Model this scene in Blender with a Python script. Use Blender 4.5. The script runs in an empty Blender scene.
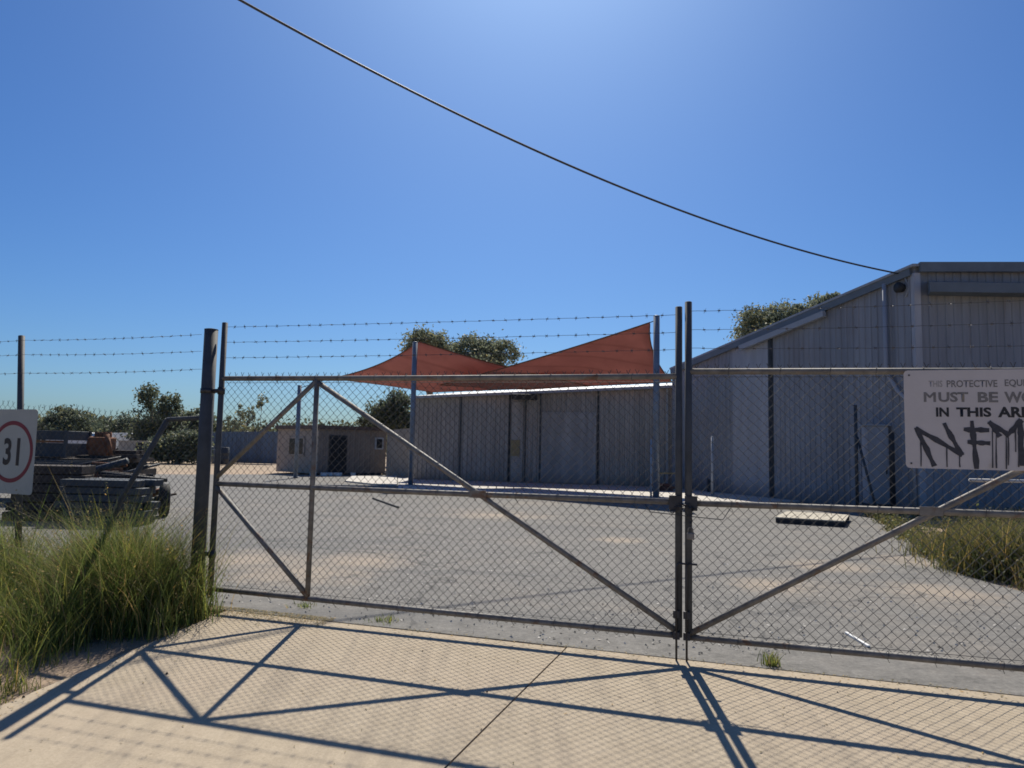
import bpy, math, random
import numpy as np
from mathutils import Vector, Matrix

# ------------------------------------------------------------------ camera, sky, sun
F_PX, PITCH, ROLL, EYE = 727.1, 0.0873, 0.0206, 1.40
SUN_AZ, SUN_EL = 0.031, 0.835
scene = bpy.context.scene
COL = scene.collection
cam_data = bpy.data.cameras.new('camera')
cam = bpy.data.objects.new('camera', cam_data); COL.objects.link(cam)
cam_data.sensor_width = 36.0
cam_data.lens = F_PX/1024*36.0
cam_data.clip_start = 0.05; cam_data.clip_end = 5000
cam.matrix_world = Matrix.Translation((0, 0, EYE)) @ Matrix.Rotation(math.pi/2+PITCH, 4, 'X') @ Matrix.Rotation(ROLL, 4, 'Z')
scene.camera = cam

world = bpy.data.worlds.new('World'); scene.world = world; world.use_nodes = True
nt = world.node_tree; nt.nodes.clear()
wo = nt.nodes.new('ShaderNodeOutputWorld'); bg = nt.nodes.new('ShaderNodeBackground'); sky = nt.nodes.new('ShaderNodeTexSky')
sky.sky_type = 'NISHITA'; sky.sun_disc = False
sky.sun_elevation = SUN_EL; sky.sun_rotation = SUN_AZ
sky.altitude = 300; sky.air_density = 1.0; sky.dust_density = 1.3; sky.ozone_density = 2.0
bg.inputs['Strength'].default_value = 0.054
hs = nt.nodes.new('ShaderNodeHueSaturation'); hs.inputs['Saturation'].default_value = 1.24; nt.links.new(sky.outputs[0], hs.inputs['Color'])
mt = nt.nodes.new('ShaderNodeMix'); mt.data_type = 'RGBA'; mt.blend_type = 'MULTIPLY'; mt.inputs[0].default_value = 1.0; mt.inputs[7].default_value = (0.55, 0.85, 1.24, 1); nt.links.new(hs.outputs[0], mt.inputs[6]); nt.links.new(mt.outputs[2], bg.inputs[0]); nt.links.new(bg.outputs[0], wo.inputs[0])

sun_d = bpy.data.lights.new('sun', 'SUN'); sun_d.energy = 4.6; sun_d.angle = math.radians(0.53); sun_d.color = (1.0, 0.935, 0.82)
sun = bpy.data.objects.new('sun', sun_d); COL.objects.link(sun)
sdir = Vector((math.sin(SUN_AZ)*math.cos(SUN_EL), math.cos(SUN_AZ)*math.cos(SUN_EL), math.sin(SUN_EL)))
sun.rotation_euler = sdir.to_track_quat('Z', 'Y').to_euler(); sun.location = (0, 0, 30)
scene.view_settings.view_transform = 'Standard'; scene.view_settings.look = 'None'
scene.view_settings.exposure = 0.42; scene.view_settings.gamma = 1.0
scene.view_settings.use_curve_mapping = False
scene.render.engine = 'CYCLES'
scene.cycles.filter_width = 1.7
rng = np.random.default_rng(7); random.seed(7)

# ------------------------------------------------------------------ measuring helpers
def ray(u, v):
    a, b = u-512, v-384
    cr, sr = math.cos(ROLL), math.sin(ROLL)
    x = cr*a+sr*b; y = -sr*a+cr*b
    c, s = math.cos(PITCH), math.sin(PITCH)
    return Vector((x, F_PX*c+y*s, F_PX*s-y*c))
def at(u, v, Y):
    r = ray(u, v); k = Y/r.y
    return Vector((r.x*k, Y, EYE+r.z*k))
def gnd(u, v):
    r = ray(u, v); k = -EYE/r.z
    return Vector((r.x*k, r.y*k, 0))
def zat(u, v, Y): return at(u, v, Y).z
GC = Vector((1.1647, 5.0581, 0)); TH = -0.3181
GD = Vector((math.cos(TH), math.sin(TH), 0)); GN = Vector((math.sin(TH), -math.cos(TH), 0))   # GN points to the camera side
SLOPE = 0.0693
def gp(u, v, off=0.0):
    """pixel -> (s,z) on the gate plane"""
    r = ray(u, v); o = Vector((0, 0, EYE)); C = GC+GN*off
    k = (C-o).dot(GN)/r.dot(GN); p = o+r*k
    return (p-C).dot(GD), p.z
def apz(t): return -SLOPE*min(max(t, 0), 9.0)
def st(s, t, dz=0.0):
    p = GC+GD*s+GN*t
    return Vector((p.x, p.y, apz(t)+dz))
def apron_px(u, v):
    """pixel -> (s,t) on the sloping apron"""
    r = ray(u, v); o = Vector((0, 0, EYE))
    # z = -SLOPE * ((p-GC).GN)
    k = -(EYE+SLOPE*(o-GC).dot(GN))/(r.z+SLOPE*r.dot(GN))
    p = o+r*k
    return (p-GC).dot(GD), (p-GC).dot(GN)

# ------------------------------------------------------------------ material helpers
def new_mat(name):
    m = bpy.data.materials.new(name); m.use_nodes = True
    n = m.node_tree; b = n.nodes['Principled BSDF']
    return m, n, b
def N(n, t, **kw):
    x = n.nodes.new(t)
    for k, v in kw.items():
        if k in x.inputs: x.inputs[k].default_value = v
        else: setattr(x, k, v)
    return x
def ramp(n, fac, stops):
    r = n.nodes.new('ShaderNodeValToRGB'); e = r.color_ramp.elements
    while len(e) < len(stops): e.new(0.5)
    for i, (p, c) in enumerate(stops):
        e[i].position = p; e[i].color = (c[0], c[1], c[2], 1) if not isinstance(c, (int, float)) else (c, c, c, 1)
    n.links.new(fac, r.inputs[0]); return r.outputs[0]
def mixc(n, fac, a, b, mode='MIX'):
    x = n.nodes.new('ShaderNodeMix'); x.data_type = 'RGBA'; x.blend_type = mode
    for sock, val in ((x.inputs[0], fac), (x.inputs[6], a), (x.inputs[7], b)):
        if isinstance(val, (int, float)): sock.default_value = val
        elif isinstance(val, tuple): sock.default_value = (*val, 1) if len(val) == 3 else val
        else: n.links.new(val, sock)
    return x.outputs[2]
def noise(n, scale, detail=6, rough=0.6, coord=None, dist=0.0):
    x = n.nodes.new('ShaderNodeTexNoise'); x.inputs['Scale'].default_value = scale
    x.inputs['Detail'].default_value = detail; x.inputs['Roughness'].default_value = rough; x.inputs['Distortion'].default_value = dist
    if coord is not None: n.links.new(coord, x.inputs['Vector'])
    return x.outputs[0]
def pos(n):
    return n.nodes.new('ShaderNodeNewGeometry').outputs['Position']
def objc(n):
    return n.nodes.new('ShaderNodeTexCoord').outputs['Object']
def bump(n, b, h, strength=0.3, dist=0.01):
    x = n.nodes.new('ShaderNodeBump'); x.inputs['Strength'].default_value = strength; x.inputs['Distance'].default_value = dist
    n.links.new(h, x.inputs['Height']); n.links.new(x.outputs[0], b.inputs['Normal'])
def plain(name, c, rough=0.6, metal=0.0, var=0.25, scale=6.0, bmp=0.0, spot=None):
    m, n, b = new_mat(name)
    co = objc(n)
    f = noise(n, scale, 8, 0.65, co)
    lo = tuple(x*(1-var) for x in c); hi = tuple(min(1, x*(1+var)) for x in c)
    out = ramp(n, f, [(0.3, lo), (0.7, hi)])
    if spot:
        f2 = noise(n, spot[1], 8, 0.7, co, 0.6)
        f2 = ramp(n, f2, [(spot[2], 0.0), (spot[2]+0.08, 1.0)])
        out = mixc(n, f2, out, spot[0])
    n.links.new(out, b.inputs['Base Color'])
    b.inputs['Roughness'].default_value = rough; b.inputs['Metallic'].default_value = metal
    if bmp: bump(n, b, f, bmp, 0.01)
    return m

M = {}
M['galv'] = plain('galvanised_steel', (0.175, 0.16, 0.14), 0.65, 0.05, 0.4, 14, 0.2, ((0.15, 0.085, 0.05), 9, 0.56))
M['galv_dark'] = plain('weathered_steel', (0.055, 0.06, 0.066), 0.7, 0.0, 0.25, 9, 0.1, ((0.14, 0.08, 0.05), 7, 0.66))
M['mesh'] = plain('mesh_wire', (0.09, 0.088, 0.085), 0.7, 0.2, 0.3, 4)
M['barb'] = plain('barbed_wire_steel', (0.10, 0.10, 0.105), 0.6, 0.5, 0.3, 5)
M['bolt'] = plain('dark_bolt_steel', (0.05, 0.05, 0.055), 0.5, 0.5, 0.3, 20)
M['sign'] = plain('sign_board', (0.50, 0.465, 0.46), 0.6, 0.0, 0.06, 5, 0.0, ((0.45, 0.40, 0.35), 3.5, 0.66))
M['sign31'] = plain('speed_sign_board', (0.40, 0.41, 0.38), 0.6, 0.0, 0.08, 4)
M['black'] = plain('black_lettering', (0.015, 0.015, 0.018), 0.6, 0, 0.2, 20)
M['grey_letter'] = plain('faded_lettering', (0.17, 0.16, 0.155), 0.6, 0, 0.3, 25)
M['pale_letter'] = plain('bleached_lettering', (0.30, 0.28, 0.27), 0.6, 0, 0.2, 25)
M['spray'] = plain('spray_paint', (0.035, 0.035, 0.045), 0.6, 0, 0.4, 30)
M['red'] = plain('red_ring', (0.20, 0.02, 0.035), 0.6, 0, 0.2, 10)
M['white'] = plain('white_paint', (0.72, 0.72, 0.70), 0.5, 0, 0.08, 3)
M['darkgap'] = plain('dark_interior', (0.02, 0.022, 0.025), 0.7, 0, 0.3, 5)
M['tyre'] = plain('tyre_rubber', (0.02, 0.02, 0.02), 0.85, 0, 0.3, 8)
M['rust'] = plain('rusty_iron', (0.20, 0.085, 0.04), 0.85, 0.1, 0.5, 5, 0.4, ((0.30, 0.18, 0.06), 4, 0.6))
M['timber'] = plain('old_timber', (0.055, 0.042, 0.034), 0.9, 0, 0.6, 7, 0.3)
M['pallet'] = plain('dusty_pallet_timber', (0.42, 0.38, 0.30), 0.9, 0, 0.3, 6, 0.3)
M['bluesteel'] = plain('blue_grey_steel', (0.035, 0.045, 0.055), 0.65, 0.0, 0.3, 6, 0.1)
M['polegrey'] = plain('pale_grey_pole_paint', (0.20, 0.23, 0.27), 0.5, 0.2, 0.15, 3)
M['hut_end'] = plain('tan_cladding_lit', (0.36, 0.30, 0.245), 0.7, 0, 0.12, 2)  # paler tan, with the light on the hut end put into the colour
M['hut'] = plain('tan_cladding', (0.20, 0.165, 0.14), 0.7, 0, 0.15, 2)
M['roofdark'] = plain('dark_roof_edge', (0.09, 0.06, 0.05), 0.6, 0, 0.3, 3)
M['roofpale'] = plain('pale_roof_steel', (0.50, 0.49, 0.47), 0.45, 0.0, 0.1, 3)
M['slab'] = plain('pale_concrete', (0.50, 0.47, 0.42), 0.9, 0, 0.15, 1.5, 0.2)
M['cream'] = plain('cream_container', (0.38, 0.36, 0.31), 0.6, 0, 0.15, 1.5)
M['yellow'] = plain('yellow_board', (0.30, 0.23, 0.11), 0.6, 0, 0.1, 3)
M['cable'] = plain('service_cable', (0.05, 0.05, 0.052), 0.6, 0, 0.2, 5)
M['brick'] = plain('red_brown_blockwork', (0.13, 0.065, 0.05), 0.85, 0, 0.3, 4)

def glass():
    m, n, b = new_mat('window_glass')
    b.inputs['Base Color'].default_value = (0.012, 0.018, 0.025, 1); b.inputs['Roughness'].default_value = 0.15; b.inputs['Specular IOR Level'].default_value = 0.3
    f = noise(n, 3, 4, .5, objc(n)); bump(n, b, f, 0.05, 0.02)
    return m
M['glass'] = glass()

def cladding(name, c, streak=0.35, metal=0.15, rough=0.5):
    m, n, b = new_mat(name)
    p = pos(n)
    mp = N(n, 'ShaderNodeMapping'); mp.inputs['Scale'].default_value = (3.0, 3.0, 0.25); n.links.new(p, mp.inputs[0])
    f = noise(n, 1.5, 7, 0.6, mp.outputs[0])
    g = noise(n, 0.5, 5, 0.6, p)
    a = ramp(n, f, [(0.3, tuple(x*(1-streak) for x in c)), (0.7, tuple(x*1.12 for x in c))])
    dirt = ramp(n, g, [(0.5, 0.0), (0.8, 0.35)])
    out = mixc(n, dirt, a, (0.20, 0.14, 0.10))
    dp = N(n, 'ShaderNodeVectorMath', operation='DOT_PRODUCT'); dp.inputs[1].default_value = (1.0, -0.8, 0); n.links.new(p, dp.inputs[0])
    fl = N(n, 'ShaderNodeMath', operation='SNAP'); fl.inputs[1].default_value = 0.95; n.links.new(dp.outputs['Value'], fl.inputs[0])
    wn = N(n, 'ShaderNodeTexWhiteNoise', noise_dimensions='1D'); n.links.new(fl.outputs[0], wn.inputs['W'])
    out = mixc(n, ramp(n, wn.outputs['Value'], [(0.0, 0.0), (1.0, 0.30)]), out, tuple(x*0.55 for x in c))
    sp_ = N(n, 'ShaderNodeMapping'); sp_.inputs['Scale'].default_value = (9.0, 9.0, 0.5); n.links.new(p, sp_.inputs[0])
    rs = noise(n, 1.0, 8, 0.7, sp_.outputs[0]); out = mixc(n, ramp(n, rs, [(0.58, 0.0), (0.72, 0.4)]), out, (0.15, 0.09, 0.06))
    # splash dirt near the ground
    sep = N(n, 'ShaderNodeSeparateXYZ'); n.links.new(p, sep.inputs[0])
    zr = N(n, 'ShaderNodeMapRange'); zr.inputs[1].default_value = 0.0; zr.inputs[2].default_value = 0.5; zr.inputs[3].default_value = 0.6; zr.inputs[4].default_value = 0.0
    n.links.new(sep.outputs[2], zr.inputs[0])
    out = mixc(n, zr.outputs[0], out, (0.17, 0.12, 0.09))
    n.links.new(out, b.inputs['Base Color'])
    b.inputs['Roughness'].default_value = rough; b.inputs['Metallic'].default_value = metal
    return m
M['clad_shed'] = cladding('shed_cladding', (0.36, 0.325, 0.295))
M['clad_pale'] = cladding('pale_cladding', (0.36, 0.345, 0.34))
M['clad_wh'] = cladding('warehouse_cladding', (0.27, 0.29, 0.325), 0.2, 0.0, 0.75)
M['clad_wh_pale'] = cladding('warehouse_pale_sheet', (0.36, 0.38, 0.42), 0.15, 0.0, 0.75)
M['clad_blue'] = cladding('blue_grey_cladding', (0.19, 0.24, 0.30), 0.3, 0.0, 0.7)
M['trim'] = plain('blue_grey_trim', (0.12, 0.15, 0.18), 0.6, 0.0, 0.15, 2)
M['trim_pale'] = plain('pale_trim', (0.30, 0.33, 0.37), 0.6, 0.0, 0.1, 2)

def asphalt():
    m, n, b = new_mat('old_asphalt'); p = pos(n)
    fine = noise(n, 26, 8, 0.85, p); mid = noise(n, 5, 10, 0.75, p); big = noise(n, 0.42, 7, 0.62, p, 0.5)
    a = ramp(n, fine, [(0.32, (0.055, 0.053, 0.05)), (0.5, (0.155, 0.148, 0.136)), (0.68, (0.36, 0.34, 0.305))])
    a = mixc(n, 0.55, a, ramp(n, mid, [(0.3, (0.075, 0.073, 0.069)), (0.7, (0.25, 0.238, 0.218))]))
    # dust drifts
    d = ramp(n, big, [(0.52, 0.0), (0.68, 0.4)])
    d2 = ramp(n, mid, [(0.35, 0.25), (0.65, 1.0)])
    dd = N(n, 'ShaderNodeMath', operation='MULTIPLY'); n.links.new(d, dd.inputs[0]); n.links.new(d2, dd.inputs[1])
    dust = ramp(n, fine, [(0.3, (0.24, 0.19, 0.14)), (0.7, (0.42, 0.35, 0.27))])
    a = mixc(n, dd.outputs[0], a, dust)
    # wind-blown sand lying at particular places of the yard
    tot = None
    for (u, v, rad_) in ((300, 572, 1.5), (245, 560, 1.4), (360, 562, 1.2), (770, 585, 0.8), (830, 566, 1.0), (905, 560, 1.0), (940, 592, 1.0), (500, 515, 2.0), (620, 540, 0.8)):
        q = gnd(u, v); d_n = N(n, 'ShaderNodeVectorMath', operation='DISTANCE'); d_n.inputs[1].default_value = q; n.links.new(p, d_n.inputs[0])
        mr = N(n, 'ShaderNodeMapRange'); mr.inputs[1].default_value = rad_*1.0; mr.inputs[2].default_value = 0.0; mr.inputs[3].default_value = 0; mr.inputs[4].default_value = 1; n.links.new(d_n.outputs['Value'], mr.inputs[0])
        if tot is None: tot = mr.outputs[0]
        else:
            m_ = N(n, 'ShaderNodeMath', operation='MAXIMUM'); n.links.new(tot, m_.inputs[0]); n.links.new(mr.outputs[0], m_.inputs[1]); tot = m_.outputs[0]
    mm = N(n, 'ShaderNodeMath', operation='MULTIPLY_ADD'); n.links.new(tot, mm.inputs[0]); mm.inputs[1].default_value = 0.55
    pn = noise(n, 3.0, 12, 0.85, p, 0.8); n.links.new(pn, mm.inputs[2])
    a = mixc(n, ramp(n, mm.outputs[0], [(0.68, 0.0), (0.98, 0.75)]), a, dust)
    ve = N(n, 'ShaderNodeTexVoronoi', feature='DISTANCE_TO_EDGE'); ve.inputs['Scale'].default_value = 0.33
    dn = N(n, 'ShaderNodeTexNoise'); dn.inputs['Scale'].default_value = 1.5; dn.inputs['Detail'].default_value = 6; n.links.new(p, dn.inputs['Vector'])
    va = N(n, 'ShaderNodeVectorMath', operation='MULTIPLY_ADD'); va.inputs[1].default_value = (1.2, 1.2, 0); n.links.new(dn.outputs['Color'], va.inputs[0]); n.links.new(p, va.inputs[2]); n.links.new(va.outputs[0], ve.inputs['Vector'])
    a = mixc(n, ramp(n, ve.outputs['Distance'], [(0.002, 0.65), (0.007, 0.0)]), a, (0.05, 0.05, 0.05))
    # dark oil / tyre streaks
    mp = N(n, 'ShaderNodeMapping'); mp.inputs['Rotation'].default_value = (0, 0, 0.9); mp.inputs['Scale'].default_value = (0.18, 2.2, 1); n.links.new(p, mp.inputs[0])
    s = noise(n, 0.8, 5, 0.55, mp.outputs[0], 0.3)
    s = ramp(n, s, [(0.52, 0.0), (0.66, 0.5)])
    a = mixc(n, s, a, (0.10, 0.10, 0.10))
    # spots
    v = N(n, 'ShaderNodeTexVoronoi'); v.inputs['Scale'].default_value = 2.2; n.links.new(p, v.inputs['Vector'])
    sp = ramp(n, v.outputs['Distance'], [(0.03, 0.7), (0.07, 0.0)])
    a = mixc(n, sp, a, (0.07, 0.07, 0.07))
    n.links.new(a, b.inputs['Base Color']); b.inputs['Roughness'].default_value = 0.9
    b.inputs['Specular IOR Level'].default_value = 0.25
    bump(n, b, fine, 0.6, 0.006)
    return m
def concrete():
    m, n, b = new_mat('tan_concrete'); p = pos(n)
    fine = noise(n, 70, 6, 0.85, p); mid = noise(n, 6, 10, 0.75, p); big = noise(n, 0.8, 6, 0.6, p)
    a = ramp(n, mid, [(0.3, (0.33, 0.27, 0.19)), (0.7, (0.49, 0.41, 0.30))])
    a = mixc(n, 0.45, a, ramp(n, fine, [(0.3, (0.21, 0.165, 0.11)), (0.7, (0.60, 0.50, 0.365))]))
    a = mixc(n, ramp(n, big, [(0.45, 0.0), (0.75, 0.45)]), a, (0.43, 0.34, 0.25))
    # brushed / rain-washed streaks along the slope
    mp = N(n, 'ShaderNodeMapping'); mp.inputs['Rotation'].default_value = (0, 0, 0.32); mp.inputs['Scale'].default_value = (6.0, 0.5, 1); n.links.new(p, mp.inputs[0])
    s = noise(n, 1.3, 6, 0.6, mp.outputs[0], 0.2)
    a = mixc(n, ramp(n, s, [(0.48, 0.0), (0.72, 0.42)]), a, (0.22, 0.185, 0.145))
    st_ = noise(n, 1.7, 9, 0.7, p, 1.0); a = mixc(n, ramp(n, st_, [(0.60, 0.0), (0.70, 0.35)]), a, (0.20, 0.17, 0.14))
    v = N(n, 'ShaderNodeTexVoronoi'); v.inputs['Scale'].default_value = 3.0; n.links.new(p, v.inputs['Vector'])
    a = mixc(n, ramp(n, v.outputs['Distance'], [(0.02, 0.7), (0.05, 0.0)]), a, (0.08, 0.065, 0.05))
    n.links.new(a, b.inputs['Base Color']); b.inputs['Roughness'].default_value = 0.92
    b.inputs['Specular IOR Level'].default_value = 0.25
    bump(n, b, fine, 0.35, 0.004)
    return m
def soil(name, lo, hi):
    m, n, b = new_mat(name); p = pos(n)
    f = noise(n, 3.5, 10, 0.75, p); g = noise(n, 60, 4, 0.8, p); k = noise(n, 0.06, 6, 0.6, p)
    a = ramp(n, f, [(0.3, lo), (0.7, hi)])
    a = mixc(n, 0.4, a, ramp(n, g, [(0.3, tuple(x*0.5 for x in lo)), (0.7, tuple(x*1.25 for x in hi))]))
    a = mixc(n, ramp(n, k, [(0.45, 0.0), (0.7, 0.5)]), a, (0.16, 0.15, 0.08))
    n.links.new(a, b.inputs['Base Color']); b.inputs['Roughness'].default_value = 0.95
    bump(n, b, f, 0.7, 0.04)
    return m
M['asphalt'] = asphalt(); M['concrete'] = concrete()
M['soil'] = soil('sandy_soil', (0.26, 0.18, 0.115), (0.44, 0.33, 0.23))

def leafmat(name, lo, hi, trans=0.35):
    m, n, b = new_mat(name)
    at_ = N(n, 'ShaderNodeAttribute', attribute_name='rnd')
    c = ramp(n, at_.outputs['Fac'], [(0.0, lo), (0.75, hi), (1.0, (hi[0]*1.7, hi[1]*1.35, hi[2]*0.9))])
    n.links.new(c, b.inputs['Base Color']); b.inputs['Roughness'].default_value = 0.6
    b.inputs['Specular IOR Level'].default_value = 0.3
    t = n.nodes.new('ShaderNodeBsdfTranslucent'); mx = n.nodes.new('ShaderNodeMixShader'); mx.inputs[0].default_value = trans
    n.links.new(c, t.inputs[0]); n.links.new(b.outputs[0], mx.inputs[1]); n.links.new(t.outputs[0], mx.inputs[2])
    n.links.new(mx.outputs[0], n.nodes['Material Output'].inputs[0])
    return m
M['grass'] = leafmat('green_grass', (0.085, 0.13, 0.028), (0.22, 0.26, 0.075), 0.5)
M['weed'] = leafmat('mixed_weeds', (0.055, 0.085, 0.028), (0.19, 0.185, 0.075), 0.4)
M['drygrass'] = leafmat('dry_grass', (0.12, 0.12, 0.04), (0.34, 0.27, 0.13), 0.45)
M['gum'] = leafmat('gum_leaves', (0.13, 0.155, 0.11), (0.25, 0.28, 0.19))
M['darkleaf'] = leafmat('dark_green_leaves', (0.08, 0.105, 0.075), (0.16, 0.19, 0.125))
M['scrub'] = leafmat('scrub_leaves', (0.07, 0.08, 0.05), (0.13, 0.14, 0.08))
M['bark'] = plain('gum_bark', (0.22, 0.18, 0.14), 0.9, 0, 0.4, 3, 0.5)

def sailmat():
    m, n, b = new_mat('rust_red_shade_cloth')
    p = objc(n)
    f = noise(n, 1.2, 5, 0.6, p)
    w = N(n, 'ShaderNodeTexWave'); w.inputs['Scale'].default_value = 0.35; w.bands_direction = 'Y'; n.links.new(pos(n), w.inputs[0])
    c = ramp(n, f, [(0.3, (0.42, 0.20, 0.175)), (0.7, (0.52, 0.26, 0.225))])
    c = mixc(n, ramp(n, w.outputs[0], [(0.9, 0.0), (1.0, 0.35)]), c, (0.30, 0.13, 0.105))
    n.links.new(c, b.inputs['Base Color']); b.inputs['Roughness'].default_value = 0.9
    t = n.nodes.new('ShaderNodeBsdfTranslucent'); mx = n.nodes.new('ShaderNodeMixShader'); mx.inputs[0].default_value = 0.38
    n.links.new(c, t.inputs[0]); n.links.new(b.outputs[0], mx.inputs[1]); n.links.new(t.outputs[0], mx.inputs[2])
    n.links.new(mx.outputs[0], n.nodes['Material Output'].inputs[0])
    return m
M['sail'] = sailmat()

# ------------------------------------------------------------------ object helpers
class MB:
    def __init__(self): self.v = []; self.f = []
    def quadv(self, pts):
        k = len(self.v); self.v += [tuple(p) for p in pts]; self.f.append(tuple(range(k, k+len(pts)))); return self
    def box(self, c, size, R=None):
        k = len(self.v); h = [x/2 for x in size]; c = Vector(c)
        for sx in (-1, 1):
            for sy in (-1, 1):
                for sz in (-1, 1):
                    p = Vector((sx*h[0], sy*h[1], sz*h[2]))
                    if R is not None: p = R @ p
                    self.v.append(tuple(c+p))
        for f in ((0, 1, 3, 2), (4, 6, 7, 5), (0, 4, 5, 1), (2, 3, 7, 6), (0, 2, 6, 4), (1, 5, 7, 3)): self.f.append(tuple(k+i for i in f))
        return self
    def bar(self, a, b, w, h, up=(0, 0, 1)):
        a, b = Vector(a), Vector(b); d = b-a; L = d.length; d.normalize()
        s = d.cross(Vector(up));
        if s.length < 1e-4: s = d.cross(Vector((0, 1, 0)))
        s.normalize(); t = s.cross(d)
        R = Matrix((d, s, t)).transposed()
        return self.box((a+b)/2, (L, w, h), R)
    def tube(self, pts, r, n=10, cap=True):
        pts = [Vector(p) for p in pts]; k = len(self.v)
        rr = r if isinstance(r, (list, tuple)) else [r]*len(pts)
        prev = None
        for i, p in enumerate(pts):
            d = (pts[min(i+1, len(pts)-1)]-pts[max(i-1, 0)]).normalized()
            if prev is None:
                s = d.cross(Vector((0, 0, 1)))
                if s.length < 1e-3: s = d.cross(Vector((0, 1, 0)))
            else: s = prev-d*prev.dot(d)
            s.normalize(); prev = s; t = d.cross(s)
            for j in range(n):
                a = 2*math.pi*j/n
                self.v.append(tuple(p+(s*math.cos(a)+t*math.sin(a))*rr[i]))
        for i in range(len(pts)-1):
            for j in range(n):
                a = k+i*n+j; b = k+i*n+(j+1) % n
                self.f.append((a, b, b+n, a+n))
        if cap:
            self.f.append(tuple(k+j for j in reversed(range(n)))); self.f.append(tuple(k+(len(pts)-1)*n+j for j in range(n)))
        return self
    def prism(self, poly, z0, z1):
        """poly = list of xy (ccw), extruded; z1 may be a list of heights"""
        n = len(poly); k = len(self.v)
        zt = z1 if isinstance(z1, (list, tuple)) else [z1]*n
        zb = z0 if isinstance(z0, (list, tuple)) else [z0]*n
        self.v += [(p[0], p[1], zb[i]) for i, p in enumerate(poly)]+[(p[0], p[1], zt[i]) for i, p in enumerate(poly)]
        self.f.append(tuple(k+i for i in reversed(range(n)))); self.f.append(tuple(k+n+i for i in range(n)))
        for i in range(n):
            j = (i+1) % n; self.f.append((k+i, k+j, k+n+j, k+n+i))
        return self
    def build(self, name, mat, parent=None, smooth=False, bevel=0):
        me = bpy.data.meshes.new(name); me.from_pydata(self.v, [], self.f); me.update()
        return link(name, me, mat, parent, smooth, bevel)
def link(name, me, mat, parent=None, smooth=False, bevel=0):
    if mat is not None: me.materials.append(M[mat] if isinstance(mat, str) else mat)
    if smooth: me.shade_auto_smooth(angle=0.8) if hasattr(me, 'shade_auto_smooth') else me.polygons.foreach_set('use_smooth', [True]*len(me.polygons))
    o = bpy.data.objects.new(name, me); COL.objects.link(o)
    if parent is not None: o.parent = parent
    if bevel:
        b = o.modifiers.new('bevel', 'BEVEL'); b.width = bevel; b.segments = 2; b.limit_method = 'ANGLE'
    return o
def npmesh(name, V, Fq, mat, parent=None, rnd=None):
    me = bpy.data.meshes.new(name); me.from_pydata(V.tolist(), [], Fq.tolist()); me.update()
    if rnd is not None:
        a = me.attributes.new('rnd', 'FLOAT', 'POINT'); a.data.foreach_set('value', rnd.astype(np.float32))
    return link(name, me, mat, parent)
def tag(o, label=None, cat=None, group=None, kind=None):
    if label: o['label'] = label
    if cat: o['category'] = cat
    if group: o['group'] = group
    if kind: o['kind'] = kind
    return o
def thing(name, label, cat, loc=(0, 0, 0), rz=0.0, group=None):
    o = bpy.data.objects.new(name, None); COL.objects.link(o); o.location = loc; o.rotation_euler = (0, 0, rz)
    o.empty_display_size = 0.3
    return tag(o, label, cat, group)

# ------------------------------------------------------------------ ground, yard, apron
g = MB(); ts = [-1500, -200, -60, -20, -6, -2, 0.0, 1.5, 3, 5, 7, 9, 20, 60, 300]; ss = [-1500, -200, -50, -15, -8, -4, 0, 4, 8, 15, 50, 200, 1500]
for t in ts:
    for s in ss:
        p = st(s, t, -0.035); g.v.append((p.x, p.y, p.z))
for i in range(len(ts)-1):
    for j in range(len(ss)-1):
        a = i*len(ss)+j; g.f.append((a, a+len(ss), a+len(ss)+1, a+1))
tag(g.build('ground', 'soil'), kind='structure')
if True:
    # asphalt yard sheet
    far_l = gnd(60, 474); far_m = gnd(300, 474.5); 
    P = [st(-4.2, -0.01), st(0, -0.01), st(6.5, -0.01)]
    r1 = gnd(1100, 618); r2 = gnd(1024, 592); r3 = gnd(960, 574); r4 = gnd(915, 546); r5 = gnd(872, 516)
    poly = P+[r1, r2, r3, r4, r5, gnd(850, 508), Vector((12.5, 21, 0)), Vector((8, 30, 0)), Vector((-5, 36, 0)), far_m, far_l, Vector((-30, 20, 0)), Vector((-16, 9, 0)), Vector((-9, 8.6, 0))]
    a = MB()
    k = [(p.x, p.y) for p in poly]
    # subdivide edges to make them ragged
    rag = []
    for i in range(len(k)):
        p, q = Vector((*k[i], 0)), Vector((*k[(i+1) % len(k)], 0)); m = max(1, int((q-p).length/0.5)) if i not in (0, 1) else 1
        for j in range(m):
            w = p.lerp(q, j/m); jit = 0.07 if (j > 0 and i not in (0, 1)) else 0
            rag.append((w.x+random.uniform(-jit, jit), w.y+random.uniform(-jit, jit)))
    a.prism(rag, -0.034, 0.0)
    tag(a.build('yard', 'asphalt'), kind='structure')

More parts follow.
